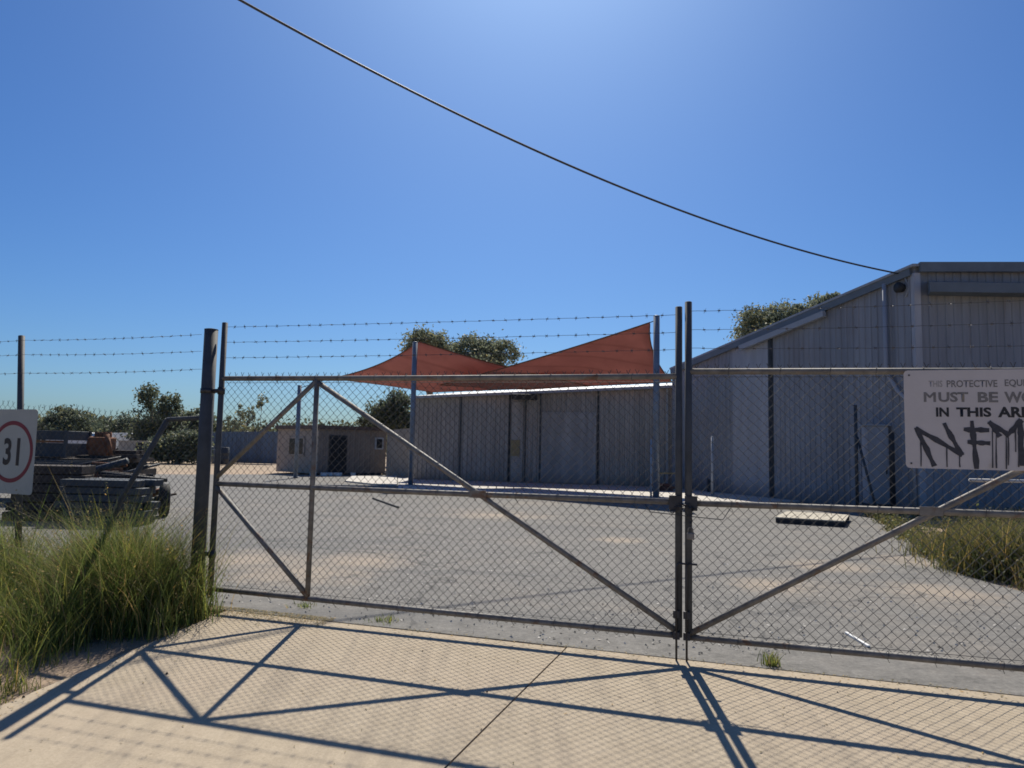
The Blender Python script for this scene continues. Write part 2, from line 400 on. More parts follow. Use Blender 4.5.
# apron: slabs with an open joint between them
jA = apron_px(563, 651); jB = apron_px(445, 768)
slope_j = (jB[0]-jA[0])/(jB[1]-jA[1])
def sj(t): return jA[0]+(t-jA[1])*slope_j
e1 = apron_px(226, 611); e2 = apron_px(0, 706)
sl_e = (e2[0]-e1[0])/(e2[1]-e1[1])
def se(t): return e1[0]+(t-e1[1])*sl_e
print('apron edge', e1, e2, 'joint', jA, jB)
T0, T1 = 0.012, 8.5
def slab_strip(f0, f1):
    mb = MB(); rows = 18
    for i in range(rows+1):
        t = T0+(T1-T0)*i/rows
        for s in (f0(t), f1(t)):
            jj = random.uniform(-0.012, 0.012) if i == 0 else 0
            for dz in (0.0, -0.034):
                p = st(s, t+jj, dz); mb.v.append(tuple(p))
    for i in range(rows):
        a = i*4; b = a+4
        mb.f += [(a, a+2, b+2, b), (a, b, b+1, a+1), (a+2, a+3, b+3, b+2)]
        if i == 0: mb.f.append((a, a+1, a+3, a+2))
    return mb
jw = 0.006
tag(slab_strip(se, lambda t: sj(t)-jw).build('concrete_apron', 'concrete'), kind='structure')
tag(slab_strip(lambda t: sj(t)+jw, lambda t: sj(t)+4.9).build('concrete_apron', 'concrete'), kind='structure')
tag(slab_strip(lambda t: sj(t)+4.912, lambda t: sj(t)+9.5).build('concrete_apron', 'concrete'), kind='structure')

# ------------------------------------------------------------------ gate leaves
LL = 3.8686; ZT, ZM, ZB, ZTOP = 1.929, 1.053, 0.165, 2.41
ROT = TH
def chain_mesh(x0, x1, zb, zt, y, pitch=0.034, tip=0.0):
    """woven zigzag wires between x0..x1; zt may be a function of x"""
    V = []; Fc = []
    nW = int(round((x1-x0)/pitch)); pitch = (x1-x0)/nW; half = pitch/2
    ztf = zt if callable(zt) else (lambda x: zt)
    r = 0.00185; step = pitch
    for w in range(nW):
        xc = x0+(w+0.5)*pitch
        top = ztf(xc); n = int((top-zb)/step)+1
        zz = [top-i*step for i in range(n+1)]
        lean = random.uniform(-0.003, 0.003)
        pts = []
        for i, z in enumerate(zz):
            sgn = 1 if (i+w) % 2 == 0 else -1
            pts.append((xc+sgn*half*1.04+lean, y+0.0022*sgn+random.uniform(-.0012, .0012), z))
        if tip: pts.insert(0, (pts[0][0]-math.copysign(half*0.85, pts[0][0]-xc), y+0.004, top+tip*random.uniform(.6, 1.1)))
        k = len(V)
        for p in pts:
            for (dx, dy) in ((r*1.3, 0), (0, r), (-r*1.3, 0), (0, -r)): V.append((p[0]+dx, p[1]+dy, p[2]))
        for i in range(len(pts)-1):
            for j in range(4):
                a = k+i*4+j; b = k+i*4+(j+1) % 4; Fc.append((a, b, b+4, a+4))
    return np.array(V), np.array(Fc)
def barbed(parent, p0, p1, sag=0.01, rad=0.0016, gap=0.105):
    p0, p1 = Vector(p0), Vector(p1); L = (p1-p0).length; n = max(6, int(L/0.06)); mb = MB()
    P = []
    for i in range(n+1):
        t = i/n; p = p0.lerp(p1, t); p.z -= sag*4*t*(1-t)-0.0015*math.sin(i*1.9); P.append(p)
    mb.tube(P, rad, 5)
    d = (p1-p0).normalized()
    m = int(L/gap)
    for i in range(1, m):
        t = (i+random.uniform(-.12, .12))/m; c = p0.lerp(p1, t); c.z -= sag*4*t*(1-t)
        mb.tube([c-d*0.009, c+d*0.009], 0.0042, 5)
        for q in range(2):
            a = random.uniform(0, math.pi); dv = Vector((0, math.cos(a), math.sin(a)))+d*0.4*(q*2-1)
            mb.tube([c-dv*0.017, c+dv*0.017], 0.0012, 4)
    return mb.build('barbed_wire', 'barb', parent)

def leaf(label, hinge_s, sgn, zrails):
    """local x measured from the centre of the gate line; sgn -1 = leaf to the left. root at hinge base"""
    root = thing('chain_link_gate', label, 'gate', st(hinge_s, 0), ROT)
    def X(s): return s-hinge_s
    c0 = 0.0 if sgn < 0 else 0.066
    cs = c0; hs = hinge_s; ap = c0+sgn*2.9181
    zt0, zt1, zm0, zm1, zb0, zb1 = zrails     # at centre stile, at hinge stile
    def zz(a, b, s): return a+(b-a)*(s-cs)/(hs-cs)
    Rr = 0.0212
    def stile(s, z0, z1, r, lean=0.0):
        mb = MB(); mb.tube([(X(s)-lean, 0, z0), (X(s), 0, z1)], r, 16)
        # welded cap
        mb.tube([(X(s), 0, z1), (X(s), 0, z1+0.004)], [r*0.98, r*0.8], 16)
        return mb.build('stile', 'galv_dark' , root, True)
    stile(cs, ZB-0.02, ZTOP+(0.033 if sgn > 0 else 0.0), 0.0245)
    stile(hs, 0.09, ZTOP+0.02, 0.0245)
    def rail(a, b, s0=cs, s1=hs):
        mb = MB(); mb.tube([(X(s0), 0, zz(a, b, s0)), (X((s0+s1)/2), 0, zz(a, b, (s0+s1)/2)-0.004), (X(s1), 0, zz(a, b, s1))], Rr, 14)
        return mb.build('rail', 'galv', root, True)
    rail(zt0, zt1); rail(zm0, zm1); rail(zb0, zb1)
    mb = MB(); mb.tube([(X(ap), 0.0, zz(zb0, zb1, ap)), (X(ap), 0.0, zz(zt0, zt1, ap))], Rr, 14); mb.build('upright', 'galv', root, True)
    def br(s0, z0, s1, z1):
        # braces are cut just short of the rails they meet
        mb = MB(); mb.tube([(X(s0), -0.003, z0), (X(s1), -0.003, z1)], 0.0205, 14); mb.build('brace', 'galv', root, True)
    br(cs, zb0+0.02, ap, zz(zt0, zt1, ap)-0.03)
    br(hs, zm1-0.02, ap, zz(zb0, zb1, ap)+0.02)
    br(hs, zm1+0.05, ap, zz(zt0, zt1, ap)-0.02)
    # weld plate where brace crosses the middle rail
    sc = cs+(ap-cs)*(ZM-ZB)/(ZT-ZB)
    MB().box((X(sc), -0.0265, zz(zm0, zm1, sc)), (0.13, 0.006, 0.055)).build('weld_plate', 'galv', root, bevel=0.002)
    # mesh
    a, b = sorted((X(cs)+(0.02 if sgn > 0 else -0.02), X(hs)+(0.02 if sgn < 0 else -0.02)))
    xa = X(cs); xb = X(hs)
    f = lambda x: zt0+(zt1-zt0)*(x-xa)/(xb-xa)+0.02
    V, Fc = chain_mesh(a, b, min(zb0, zb1)-0.01, f, 0.026, 0.034, 0.035)
    npmesh('wire_mesh', V, Fc, 'mesh', root)
    # line wires + ties
    mb = MB()
    for za, zb_ in ((zt0-0.035, zt1-0.035), (zb0+0.03, zb1+0.03)):
        mb.tube([(xa, 0.029, za), (xb, 0.029, zb_)], 0.0018, 5)
    n = 13
    for (za, zb_) in ((zt0, zt1), (zm0, zm1), (zb0, zb1)):
        for i in range(1, n):
            x = xa+(xb-xa)*(i+random.uniform(-.15, .15))/n; z = za+(zb_-za)*(x-xa)/(xb-xa)
            ring = [(x+0.003*math.sin(q), 0.004+0.027*math.cos(q), z+0.027*math.sin(q)) for q in np.linspace(0, 2*math.pi, 11)]
            mb.tube(ring, 0.002, 4, False)
            mb.tube([(x, 0.0, z-0.028), (x+0.01, 0.012, z-0.05)], 0.002, 4)
    mb.build('tie_wire', 'mesh', root)
    return root, X, cs, hs

# rail heights read off the photograph, so that slightly sagging rails are kept
gl, XL, csL, hsL = leaf('long wire gate leaf left of the padlock chain, without a sign on it', -LL, -1,
                        (gp(679, 376.5)[1], gp(222, 378.5)[1], gp(677, 502)[1], gp(216, 483.5)[1], gp(675, 635)[1], gp(219, 589.5)[1]))
zt_r = gp(1020, 370.5)[1]; sr_ = gp(1020, 370.5)[0]
zm_r = gp(1020, 514.0)[1]; zb_r = gp(1020, 667)[1]
hR = 0.066+LL
def ext(a, b): return a+(b-a)*(hR-0.066)/(sr_-0.066)
zt_c, zm_c, zb_c = gp(690, 371.5)[1], gp(690, 503)[1], gp(688, 637)[1]
gr, XR, csR, hsR = leaf('wire gate leaf right of the padlock chain, carrying the safety notice', hR, 1,
                        (zt_c, ext(zt_c, zt_r), zm_c, ext(zm_c, zm_r), zb_c, ext(zb_c, zb_r)))
# barbed wires on the leaves
for (v0, v1) in ((327, 315.5), (342.3, 333.0), (357.8, 350.0)):
    s0, z0 = gp(229, v0); s1, z1 = gp(655, v1)
    k = (z1-z0)/(s1-s0)
    barbed(gl, (XL(-LL), 0.0, z0+k*(-LL-s0)), (XL(0), 0.0, z0+k*(0-s0)), 0.006)
for (v0, v1) in ((311, 308), (329.7, 327.5), (348, 347)):
    s0, z0 = gp(694, v0); s1, z1 = gp(745, v1); k = (z1-z0)/(s1-s0)*0.4
    barbed(gr, (XR(0.066), 0.0, z0), (XR(hR), 0.0, z0+k*(hR-s0)), 0.03)
# drop bolts
for (root, X, s) in ((gl, XL, -0.012), (gr, XR, 0.056)):
    mb = MB(); mb.tube([(X(s), -0.034, 0.0), (X(s), -0.034, 0.62), (X(s)+0.02, -0.034, 0.64), (X(s)+0.07, -0.034, 0.64)], 0.0075, 8)
    mb.build('drop_bolt', 'bolt', root, True)
    for zg in (0.3, 0.16): MB().box((X(s), -0.03, zg), (0.045, 0.02, 0.05)).build('bolt_guide', 'bolt', root, bevel=0.002)
# latch plates at the middle rail
for (root, X, s) in ((gl, XL, -0.02), (gr, XR, 0.085)):
    MB().box((X(s), -0.029, zm_c), (0.085, 0.008, 0.10)).build('latch_plate', 'bolt', root, bevel=0.003)

# padlock and chain looped round the two centre stiles
pc = thing('padlock_chain', 'chain and padlock joining the two gate leaves at the middle rail', 'chain', st(0.033, 0, 0), ROT)
def ring_link(mb, c, R, a=0.018, b=0.011, r=0.0036):
    P = [Vector(c)+R @ Vector((a*math.cos(q), b*math.sin(q), 0)) for q in np.linspace(0, 2*math.pi, 13)]
    mb.tube(P, r, 6, False)
mb = MB(); zc = zm_c-0.03; nL = 26
for i in range(nL):
    q = 2*math.pi*i/nL
    c = Vector((0.085*math.cos(q), -0.005+0.055*math.sin(q), zc+0.02*math.sin(3*q)+0.012*math.cos(q)))
    tang = Vector((-0.085*math.sin(q), 0.055*math.cos(q), 0)).normalized()
    R = Matrix((tang, Vector((0, 0, 1)) if i % 2 else tang.cross(Vector((0, 0, 1))), tang.cross(Vector((0, 0, 1))))).transposed()
    ring_link(mb, c, R)
for i in range(5):
    R = Matrix(((0, 0, 1), (1, 0, 0) if i % 2 else (0, 1, 0), (0, 1, 0))).transposed()
    ring_link(mb, (0.052, -0.078, zc-0.01-0.024*i), R)
mb.build('chain', 'bolt', pc, True)
mb = MB(); mb.box((0.052, -0.082, zc-0.185), (0.05, 0.024, 0.045)); pl = mb.build('padlock', 'galv', pc, bevel=0.006)
mb = MB(); mb.tube([(0.036, -0.082, zc-0.165), (0.036, -0.082, zc-0.14), (0.044, -0.082, zc-0.127), (0.06, -0.082, zc-0.127), (0.068, -0.082, zc-0.14), (0.068, -0.082, zc-0.165)], 0.004, 8)
mb.build('shackle', 'galv', pc, True)
wl = MB(); wl.tube([(-0.26, -0.03, zm_c-0.02), (-0.22, -0.032, zm_c-0.07), (0.0, -0.035, zm_c-0.085), (0.26, -0.032, zm_c-0.10), (0.31, -0.03, zm_c-0.02)], 0.0032, 6)
wl.build('tie_cable', 'bolt', pc, True)

# ------------------------------------------------------------------ text helper
def text_mesh(body, x0, x1, z0, z1, y, mat, parent, name='lettering', bold=0.0, depth=0.0012):
    cu = bpy.data.curves.new('txt', 'FONT'); cu.body = body; cu.size = 1.0; cu.offset = bold; cu.extrude = 0.0; cu.resolution_u = 3
    o = bpy.data.objects.new('txt', cu); COL.objects.link(o)
    dg = bpy.context.evaluated_depsgraph_get(); dg.update()
    me = bpy.data.meshes.new_from_object(o.evaluated_get(dg))
    bpy.data.objects.remove(o); bpy.data.curves.remove(cu)
    n = len(me.vertices); co = np.zeros(n*3); me.vertices.foreach_get('co', co); co = co.reshape(-1, 3)
    mn, mx = co.min(0), co.max(0)
    X = x0+(co[:, 0]-mn[0])/(mx[0]-mn[0])*(x1-x0); Z = z0+(co[:, 1]-mn[1])/(mx[1]-mn[1])*(z1-z0)
    out = np.stack([X, np.full(n, y), Z], 1); me.vertices.foreach_set('co', out.ravel()); me.update()
    me.materials.clear()
    return link(name, me, mat, parent)

# ------------------------------------------------------------------ safety notice on the right leaf
OFF = 0.035
def sg(u, v):
    s, z = gp(u, v, OFF); return s, z
s0, ztl = sg(903.5, 370.5); s1, _ = sg(1082, 368); _, zbl = sg(904.5, 467)
ztr = sg(1024, 368.5)[1]
zs1 = (ztl+ztr)/2; zs0 = zbl-0.003
print('notice', s1-s0, zs1-zs0)
nb = thing('safety_notice', 'pale notice board with faded lettering and black graffiti wired to the right gate leaf', 'sign', st(s0, OFF, zs0), ROT)
def rounded(w, h, r, n=6):
    P = []
    for cx, cz, a0 in ((w-r, h-r, 0), (r, h-r, 90), (r, r, 180), (w-r, r, 270)):
        for i in range(n+1):
            a = math.radians(a0+90*i/n); P.append((cx+r*math.cos(a), cz+r*math.sin(a)))
    return P
def plate(P, y0, y1):
    mb = MB(); n = len(P)
    mb.v = [(x, y0, z) for x, z in P]+[(x, y1, z) for x, z in P]
    mb.f = [tuple(range(n)), tuple(n+i for i in reversed(range(n)))]+[(i, n+i, n+(i+1) % n, (i+1) % n) for i in range(n)]
    return mb
W, H = s1-s0, zs1-zs0
plate(rounded(W, H, 0.025), 0.0, 0.003).build('board', 'sign', nb)
def word(body, u0, u1, vt, vb, mat, bold=0.02, dy=0.0):
    a, zt_ = sg(u0, vt); b, zb_ = sg(u1, vb)
    text_mesh(body, a-s0, b-s0, zb_-zs0, zt_-zs0, -0.0012+dy, mat, nb, 'lettering', bold)
word('THIS', 928.5, 942.5, 380.3, 386.6, 'pale_letter'); word('PROTECTIVE', 946.5, 997.5, 379.9, 386.7, 'grey_letter'); word('EQUIPMENT', 1004.5, 1055, 379.0, 386.8, 'grey_letter')
[word('M', 924+q, 935.6+q, 391.8, 401.6, 'grey_letter', 0, -0.0002*i) for i, q in enumerate((-.45, .45))]; word('UST', 938.2, 968.5, 391.7, 401.7, 'grey_letter', .035); word('BE', 977.5, 998.3, 391.6, 402, 'grey_letter', .035); word('WORN', 1004, 1056, 391.2, 402.5, 'grey_letter', .035)
word('IN', 935.8, 949, 407, 416.4, 'black', .04); word('THIS', 956, 991.5, 406.9, 416.6, 'black', .04); word('AREA', 997.5, 1043, 406.4, 417.2, 'black', .04)
gz = [0]
def stroke(pts, w, mb):
    """flat paint ribbon through crop coordinates (880,350, scale 5.91)"""
    P = []
    for x, y in pts:
        s, z = sg(880+x/5.91, 350+y/5.91); P.append((s-s0, z-zs0))
    gz[0] += 0.00012; y = -0.0014-gz[0]
    k = len(mb.v); n = len(P)
    for i, (x, z) in enumerate(P):
        a = P[max(i-1, 0)]; b = P[min(i+1, n-1)]; dx, dz = b[0]-a[0], b[1]-a[1]; L = math.hypot(dx, dz)
        ww = w*(0.46+0.10*math.sin(i*1.7+gz[0]*9e3)+0.05*random.uniform(-1, 1))*(1-0.25*(i == 0)); nx, nz = -dz/L*ww, dx/L*ww
        if i == 0: x -= dx/L*w*0.35; z -= dz/L*w*0.35
        if i == n-1 and w > 0.01: x += dx/L*w*0.35; z += dz/L*w*0.35
        mb.v += [(x+nx, y, z+nz), (x-nx, y, z-nz)]
    for i in range(n-1):
        a = k+i*2; mb.f.append((a, a+2, a+3, a+1))
def seg(a, b, n=7): return [(a[0]+(b[0]-a[0])*i/n+random.uniform(-1.5, 1.5), a[1]+(b[1]-a[1])*i/n+random.uniform(-1.5, 1.5)) for i in range(n+1)]
gm = MB()
for a, b in (((218, 465), (318, 675)), ((218, 465), (478, 612)), ((382, 438), (478, 612)), ((543, 425), (570, 690)), ((505, 468), (632, 472)), ((527, 543), (640, 548)),
             ((652, 430), (702, 500)), ((652, 430), (757, 498)), ((757, 498), (830, 418)), ((828, 418), (840, 672))):
    stroke(seg(a, b), 0.031, gm)
for x, ya, yb in ((241, 480, 688), (395, 560, 690), (470, 610, 690), (665, 470, 694), (686, 500, 697), (745, 500, 700), (758, 500, 680), (800, 460, 600), (818, 480, 690)):
    stroke(seg((x, ya), (x+1, yb), 3), 0.008, gm)
gm.build('graffiti', 'spray', nb)
for x in (0.03, W-0.03):
    for z in (0.03, H-0.03): MB().tube([(x, -0.003, z), (x, 0.001, z)], 0.006, 8).build('fixing', 'bolt', nb)

# ------------------------------------------------------------------ left gate post and fence
sp, _ = gp(204.5, 450)
s_top, z_top = gp(212, 330); s_bot, _ = gp(200, 510)
gpost = thing('gate_post', 'thick grey steel gate post rising out of the long grass', 'post', st(sp, 0, -0.05), ROT)
mb = MB(); mb.tube([(0, 0, 0), (0, 0, z_top+0.05)], 0.057, 24); mb.build('post_tube', 'galv_dark', gpost, True)
mb = MB(); mb.tube([(0, 0, z_top+0.05), (0, 0, z_top+0.056), (0, 0, z_top+0.062)], [0.0585, 0.0585, 0.03], 24); mb.build('cap', 'galv_dark', gpost, True)
for z in (gp(205, 391)[1], 0.45):
    mb = MB(); mb.tube([(0, 0, z+0.03), (0, 0, z+0.07)], 0.062, 24)
    mb.box(((-LL-sp)/2, -0.0, z+0.05), (-LL-sp, 0.02, 0.035)); mb.tube([(-LL-sp, 0, z+0.02), (-LL-sp, 0, z+0.08)], 0.031, 16)
    mb.build('hinge', 'bolt', gpost, True)

sA, _ = gp(21, 430)
fence = thing('security_fence', 'chain link fence topped by three barbed wires left of the gate', 'fence', st(sp, 0, 0), ROT)
def FX(s): return s-sp
zp = gp(21, 336)[1]
lean_ = gp(21.5, 337)[0]-gp(20.5, 405)[0]; lean_ = lean_/(gp(21.5, 337)[1]-gp(20.5, 405)[1])
for s_, zt_, ln in ((gp(21.5, 337)[0], zp, lean_*zp), (sA-2.3, zp, 0), (sA-4.6, zp, 0)):
    mb = MB(); mb.tube([(FX(s_)-ln, 0.0, -0.05), (FX(s_), 0.0, zt_)], 0.029, 14); mb.tube([(FX(s_), 0, zt_), (FX(s_), 0, zt_+.006)], [.029, .015], 14); mb.build('post', 'galv_dark', fence, True)
for v0, v1 in ((335, 341), (351.7, 355.2), (369.5, 373.5)):
    a, za = gp(204, v0); b, zb_ = gp(21, v1); k = (zb_-za)/(b-a)
    barbed(fence, (FX(a), -0.03, za), (FX(sA), -0.03, zb_), 0.012)
    barbed(fence, (FX(sA), -0.03, zb_), (FX(sA-2.3), -0.03, zb_), 0.012)
a, za = gp(0, 405); b, zb_ = gp(190, 417.5)
kf = (zb_-za)/(b-a)
V, Fc = chain_mesh(FX(sA-4.6), FX(sp)-0.06, 0.03, lambda x: za+kf*max(x-FX(a), -0.3)+0.015*math.sin(x*7), 0.012, 0.034, 0.04)
npmesh('wire_mesh', V, Fc, 'mesh', fence)
mb = MB(); a, za_ = gp(165, 419.5); c, zc_ = gp(118, 500)
mb.tube([(-0.03, 0.03, gp(203, 417.5)[1]), (FX(a), 0.03, za_)], 0.021, 12); mb.build('rail', 'galv_dark', fence, True)
mb = MB(); mb.tube([(FX(a)-0.0, 0.03, za_), (FX(c), 0.03, zc_), (FX(c)-0.38, 0.03, -0.05)], 0.024, 12); mb.build('brace', 'galv_dark', fence, True)

# 31 sign
O31 = 0.045
ucx, vcy = 11.5, 451.3
sc_, zc_ = gp(ucx, vcy, O31); rad = abs(gp(ucx, vcy-31, O31)[1]-gp(ucx, vcy+31, O31)[1])/2
z31t = gp(20, 409, O31)[1]; z31b = gp(20, 494, O31)[1]; s31r = gp(36.7, 450, O31)[0]
print('sign31', rad, z31t-z31b, s31r-sc_)
w2 = s31r-sc_
sg31 = thing('speed_sign', 'white board with 31 in a red ring on the fence', 'sign', st(sc_, O31, zc_), ROT-0.05)
Hh = z31t-z31b
plate([(x-w2, z+(z31b-zc_)) for x, z in rounded(2*w2, Hh, 0.035)], 0.0, 0.003).build('board', 'sign31', sg31)
rp = MB(); n = 56; ri = rad*0.865
for i in range(n):
    q = 2*math.pi*i/n; rp.v += [(rad*math.cos(q), -0.0015, rad*math.sin(q)), (ri*math.cos(q), -0.0015, ri*math.sin(q))]
for i in range(n):
    a = 2*i; b = 2*((i+1) % n); rp.f.append((a, b, b+1, a+1))
rp.build('ring', 'red', sg31)
def d31(u): return gp(u, 451, O31)[0]-sc_
zt3, zb3 = gp(10, 437.6, O31)[1]-zc_, gp(10, 465, O31)[1]-zc_
text_mesh('3', d31(3.0), d31(11.3), zb3, zt3, -0.0016, 'black', sg31, 'numeral', 0.03)
text_mesh('1', d31(17.0), d31(20.3), zb3, zt3, -0.0016, 'black', sg31, 'numeral', 0.03)

# ------------------------------------------------------------------ ribbed wall helper
def ribwall(P0, P1, zb, z0, z1, pitch=0.2, depth=0.03, rib=0.3, s_range=(0.0, 1.0)):
    """vertical ribbed sheet from P0 to P1 with top z0..z1; ribs stand towards the viewer side (right-hand normal)"""
    P0, P1 = Vector(P0), Vector(P1); d = P1-P0; L = d.length; d.normalize(); nrm = Vector((d.y, -d.x, 0))
    mb = MB(); prof = []; x = s_range[0]*L; xe = s_range[1]*L
    while x < xe:
        for fx, o in ((0, 0), (1-rib-0.12, 0), (1-rib-0.02, 1), (1-0.1, 1)):
            xx = x+fx*pitch
            if xx < xe: prof.append((xx, o*depth))
        x += pitch
    prof.append((xe, 0))
    for x, o in prof:
        p = P0+d*x+nrm*o; t = x/L
        mb.v += [(p.x, p.y, zb), (p.x, p.y, z0+(z1-z0)*t)]
    for i in range(len(prof)-1):
        a = 2*i; mb.f.append((a, a+2, a+3, a+1))
    return mb
def onwall(P0, P1, u):
    """point on the wall line seen at image column u (near horizon)"""
    r = ray(u, 450); P0, P1 = Vector(P0), Vector(P1); d = P1-P0
    # r.xy*k = P0+d*t
    det = r.x*(-d.y)+d.x*r.y
    k = (P0.x*(-d.y)+d.x*P0.y)/det
    return Vector((r.x*k, r.y*k, 0))

# ------------------------------------------------------------------ workshop shed (centre)
SL = gnd(413, 480); SR0 = gnd(655, 487.5); SR = onwall(SL, SR0, 690)
zL = zat(413, 397.5, SL.y); zR = zat(672, 386, onwall(SL, SR0, 672).y)
d_ = (SR-SL).normalized(); nb_ = Vector((-d_.y, d_.x, 0))    # backwards
shed = thing('workshop_shed', 'long low grey corrugated shed with pale roof edge behind the shade sails', 'building', (0, 0, 0))
print('shed', SL, SR, zL, zR)
ribwall(SL, SR, 0.04, zL, zR, 0.19, 0.022, s_range=(0, 1)).build('wall', 'clad_shed', shed)
DB = 7.0; BL, BR = SL+nb_*DB, SR+nb_*DB; rise = 0.75
ribwall(BL, SL, 0.0, zL+rise*0.95, zL, 0.19, 0.022).build('wall', 'clad_shed', shed)
ribwall(BR, BL, 0.0, zR+rise*0.95, zL+rise*0.95, 0.19, 0.022).build('wall', 'clad_shed', shed)
mb = MB(); fo = nb_*-0.15; lo = d_*-0.1
pts = [SL+fo+lo, SR+fo, BR, BL+lo]
zz = [zL+0.02, zR+0.02, zR+rise, zL+rise]
mb.prism([(p.x, p.y) for p in pts], [z-0.05 for z in zz], [z+0.03 for z in zz]); mb.build('roof', 'roofpale', shed)
mb = MB()
a_, b_ = SL+fo*1.8+lo, SR+fo*1.8
mb.bar((a_.x, a_.y, zL-0.02), (b_.x, b_.y, zR-0.02), 0.13, 0.09); mb.build('gutter', 'trim_pale', shed)
def wp(u, o=0.03): 
    p = onwall(SL, SR0, u); return p-nb_*o
def wtop(u): 
    t = (onwall(SL, SR0, u)-SL).length/(SR-SL).length; return zL+(zR-zL)*t
for u, w in ((460, .04), (509, .07), (525, .03), (540, .05), (598, .07)):
    p = wp(u, .035); MB().box((p.x, p.y, wtop(u)/2+0.02), (w, 0.05, wtop(u)-0.1), Matrix.Rotation(math.atan2(d_.y, d_.x), 3, 'Z')).build('cover_strip', 'darkgap' if u in (509, 598) else 'bluesteel', shed)
# plain sheeted door between two strips
def wallpanel(u0, u1, v_t, v_b, name, mat, par, o=0.045, th=0.03):
    a, b = wp(u0, o), wp(u1, o); c = (a+b)/2
    zt_ = zat((u0+u1)/2, v_t, c.y); zb_ = max(0.05, zat((u0+u1)/2, v_b, c.y)) if v_b else 0.06
    return MB().box((c.x, c.y, (zt_+zb_)/2), ((b-a).length, th, zt_-zb_), Matrix.Rotation(math.atan2(d_.y, d_.x), 3, 'Z')).build(name, mat, par, bevel=0.004)
dr = wallpanel(541.5, 596, 412, None, 'door', 'clad_pale', shed)
wallpanel(552, 587, 414, 433, 'window', 'clad_pale', shed, 0.075)
wallpanel(511.5, 523, 402, None, 'door', 'clad_shed', shed)
wallpanel(511, 520, 440, 456, 'notice', 'yellow', shed, 0.075)
p = wp(525, 0.35); zc_ = zat(525, 397, p.y)
MB().bar((p.x-.5, p.y, zc_), (p.x+.5, p.y-0.02, zc_), 0.3, 0.22).build('sail_bracket', 'darkgap', shed, bevel=0.03)
# pale stanchions at the right end
for u in (667, 674, 680):
    p = wp(u, .06); MB().box((p.x, p.y, wtop(u)/2), (0.07, 0.05, wtop(u)-0.12)).build('stanchion', 'trim_pale', shed)

# slab in front of the shed
sl = MB()
P = [gnd(398, 489), gnd(520, 495.5), gnd(655, 502), gnd(700, 504.5), gnd(800, 502.5), gnd(790, 495), gnd(700, 489)+Vector((1, 1, 0)), gnd(668, 487)+Vector((0, .2, 0)), gnd(413, 479)+Vector((0, .2, 0)), gnd(398, 478)]
sl.prism([(p.x, p.y) for p in P], -0.02, 0.035)
tag(sl.build('concrete_slab', 'slab'), kind='structure')
sl = MB(); P = [gnd(345, 482), gnd(372, 485), gnd(397, 486), gnd(397, 477), gnd(352, 477)]
sl.prism([(p.x, p.y) for p in P], -0.02, 0.05)
tag(sl.build('concrete_slab', 'slab'), kind='structure')

# ------------------------------------------------------------------ shade sail posts + sails
def pole(name, label, cat, u, vt, vb, r, mat='polegrey', group=None, foot=True, Y=None):
    b = gnd(u, vb)
    zt_ = zat(u, vt, b.y)
    root = thing(name, label, cat, b, 0, group)
    MB().tube([(0, 0, 0.0), (0, 0, zt_)], r, 16).build('shaft', mat, root, True)
    MB().tube([(0, 0, zt_), (0, 0, zt_+0.02)], [r*1.05, r*0.6], 16).build('cap', mat, root, True)
    if foot: MB().box((0, 0, 0.045), (r*3.6, r*3.6, 0.02)).build('base_plate', mat, root)
    return root, Vector((b.x, b.y, zt_))
_, TP1 = pole('sail_post', 'tall pale post at the left peak of the shade sails', 'post', 410.5, 342, 486, 0.09)
_, TP2 = pole('sail_post', 'tallest pale post beside the right peak of the shade sails', 'post', 656, 316, 499, 0.095)
_, TP3 = pole('sail_post', 'short thin post rising in front of the pale hut end', 'post', 295.5, 385.5, 478, 0.085)
def sail(label, corners, sags, nn=22):
    """corners: 4 points in order; sags: inward pull of each edge"""
    A, B, C, D = [Vector(c) for c in corners]; cen = (A+B+C+D)/4
    def edge(P, Q, k, t):
        p = P.lerp(Q, t); inw = (cen-(P+Q)/2); inw -= (Q-P)*inw.dot(Q-P)/(Q-P).length_squared
        return p+inw*k*4*t*(1-t)
    V = []
    for j in range(nn+1):
        v = j/nn
        for i in range(nn+1):
            u = i/nn
            c1 = edge(A, B, sags[0], u); c2 = edge(D, C, sags[2], u); d1 = edge(A, D, sags[3], v); d2 = edge(B, C, sags[1], v)
            p = c1*(1-v)+c2*v+d1*(1-u)+d2*u-((A*(1-u)+B*u)*(1-v)+(D*(1-u)+C*u)*v)
            V.append((p.x, p.y, p.z+0.03*math.sin(u*9+v*5)*math.sin(math.pi*u)*math.sin(math.pi*v)))
    Fc = []
    for j in range(nn):
        for i in range(nn):
            a = j*(nn+1)+i; Fc.append((a, a+1, a+nn+2, a+nn+1))
    root = thing('shade_sail', label, 'shade sail', (0, 0, 0))
    me = bpy.data.meshes.new('cloth'); me.from_pydata(V, [], Fc); me.update(); me.polygons.foreach_set('use_smooth', [True]*len(me.polygons))
    o = link('cloth', me, 'sail', root); s = o.modifiers.new('solid', 'SOLIDIFY'); s.thickness = 0.006
    # hem
    ring = [Vector(V[i]) for i in range(nn+1)]+[Vector(V[(j+1)*(nn+1)-1]) for j in range(1, nn+1)]+[Vector(V[nn*(nn+1)+i]) for i in range(nn-1, -1, -1)]+[Vector(V[j*(nn+1)]) for j in range(nn-1, -1, -1)]
    MB().tube(ring, 0.022, 5, False).build('hem', 'rust', root)
    return root
cA, cB = at(330, 378.5, 28.5), at(419, 341.5, TP1.y+0.15)
cE, cF = at(590, 386, 25.0), at(432, 392, SL.y-0.9)
s1_ = sail('left shade sail, red cloth peaking at the left post', (cA, cB, cE, cF), (0.15, 0.09, 0.0, 0.04))
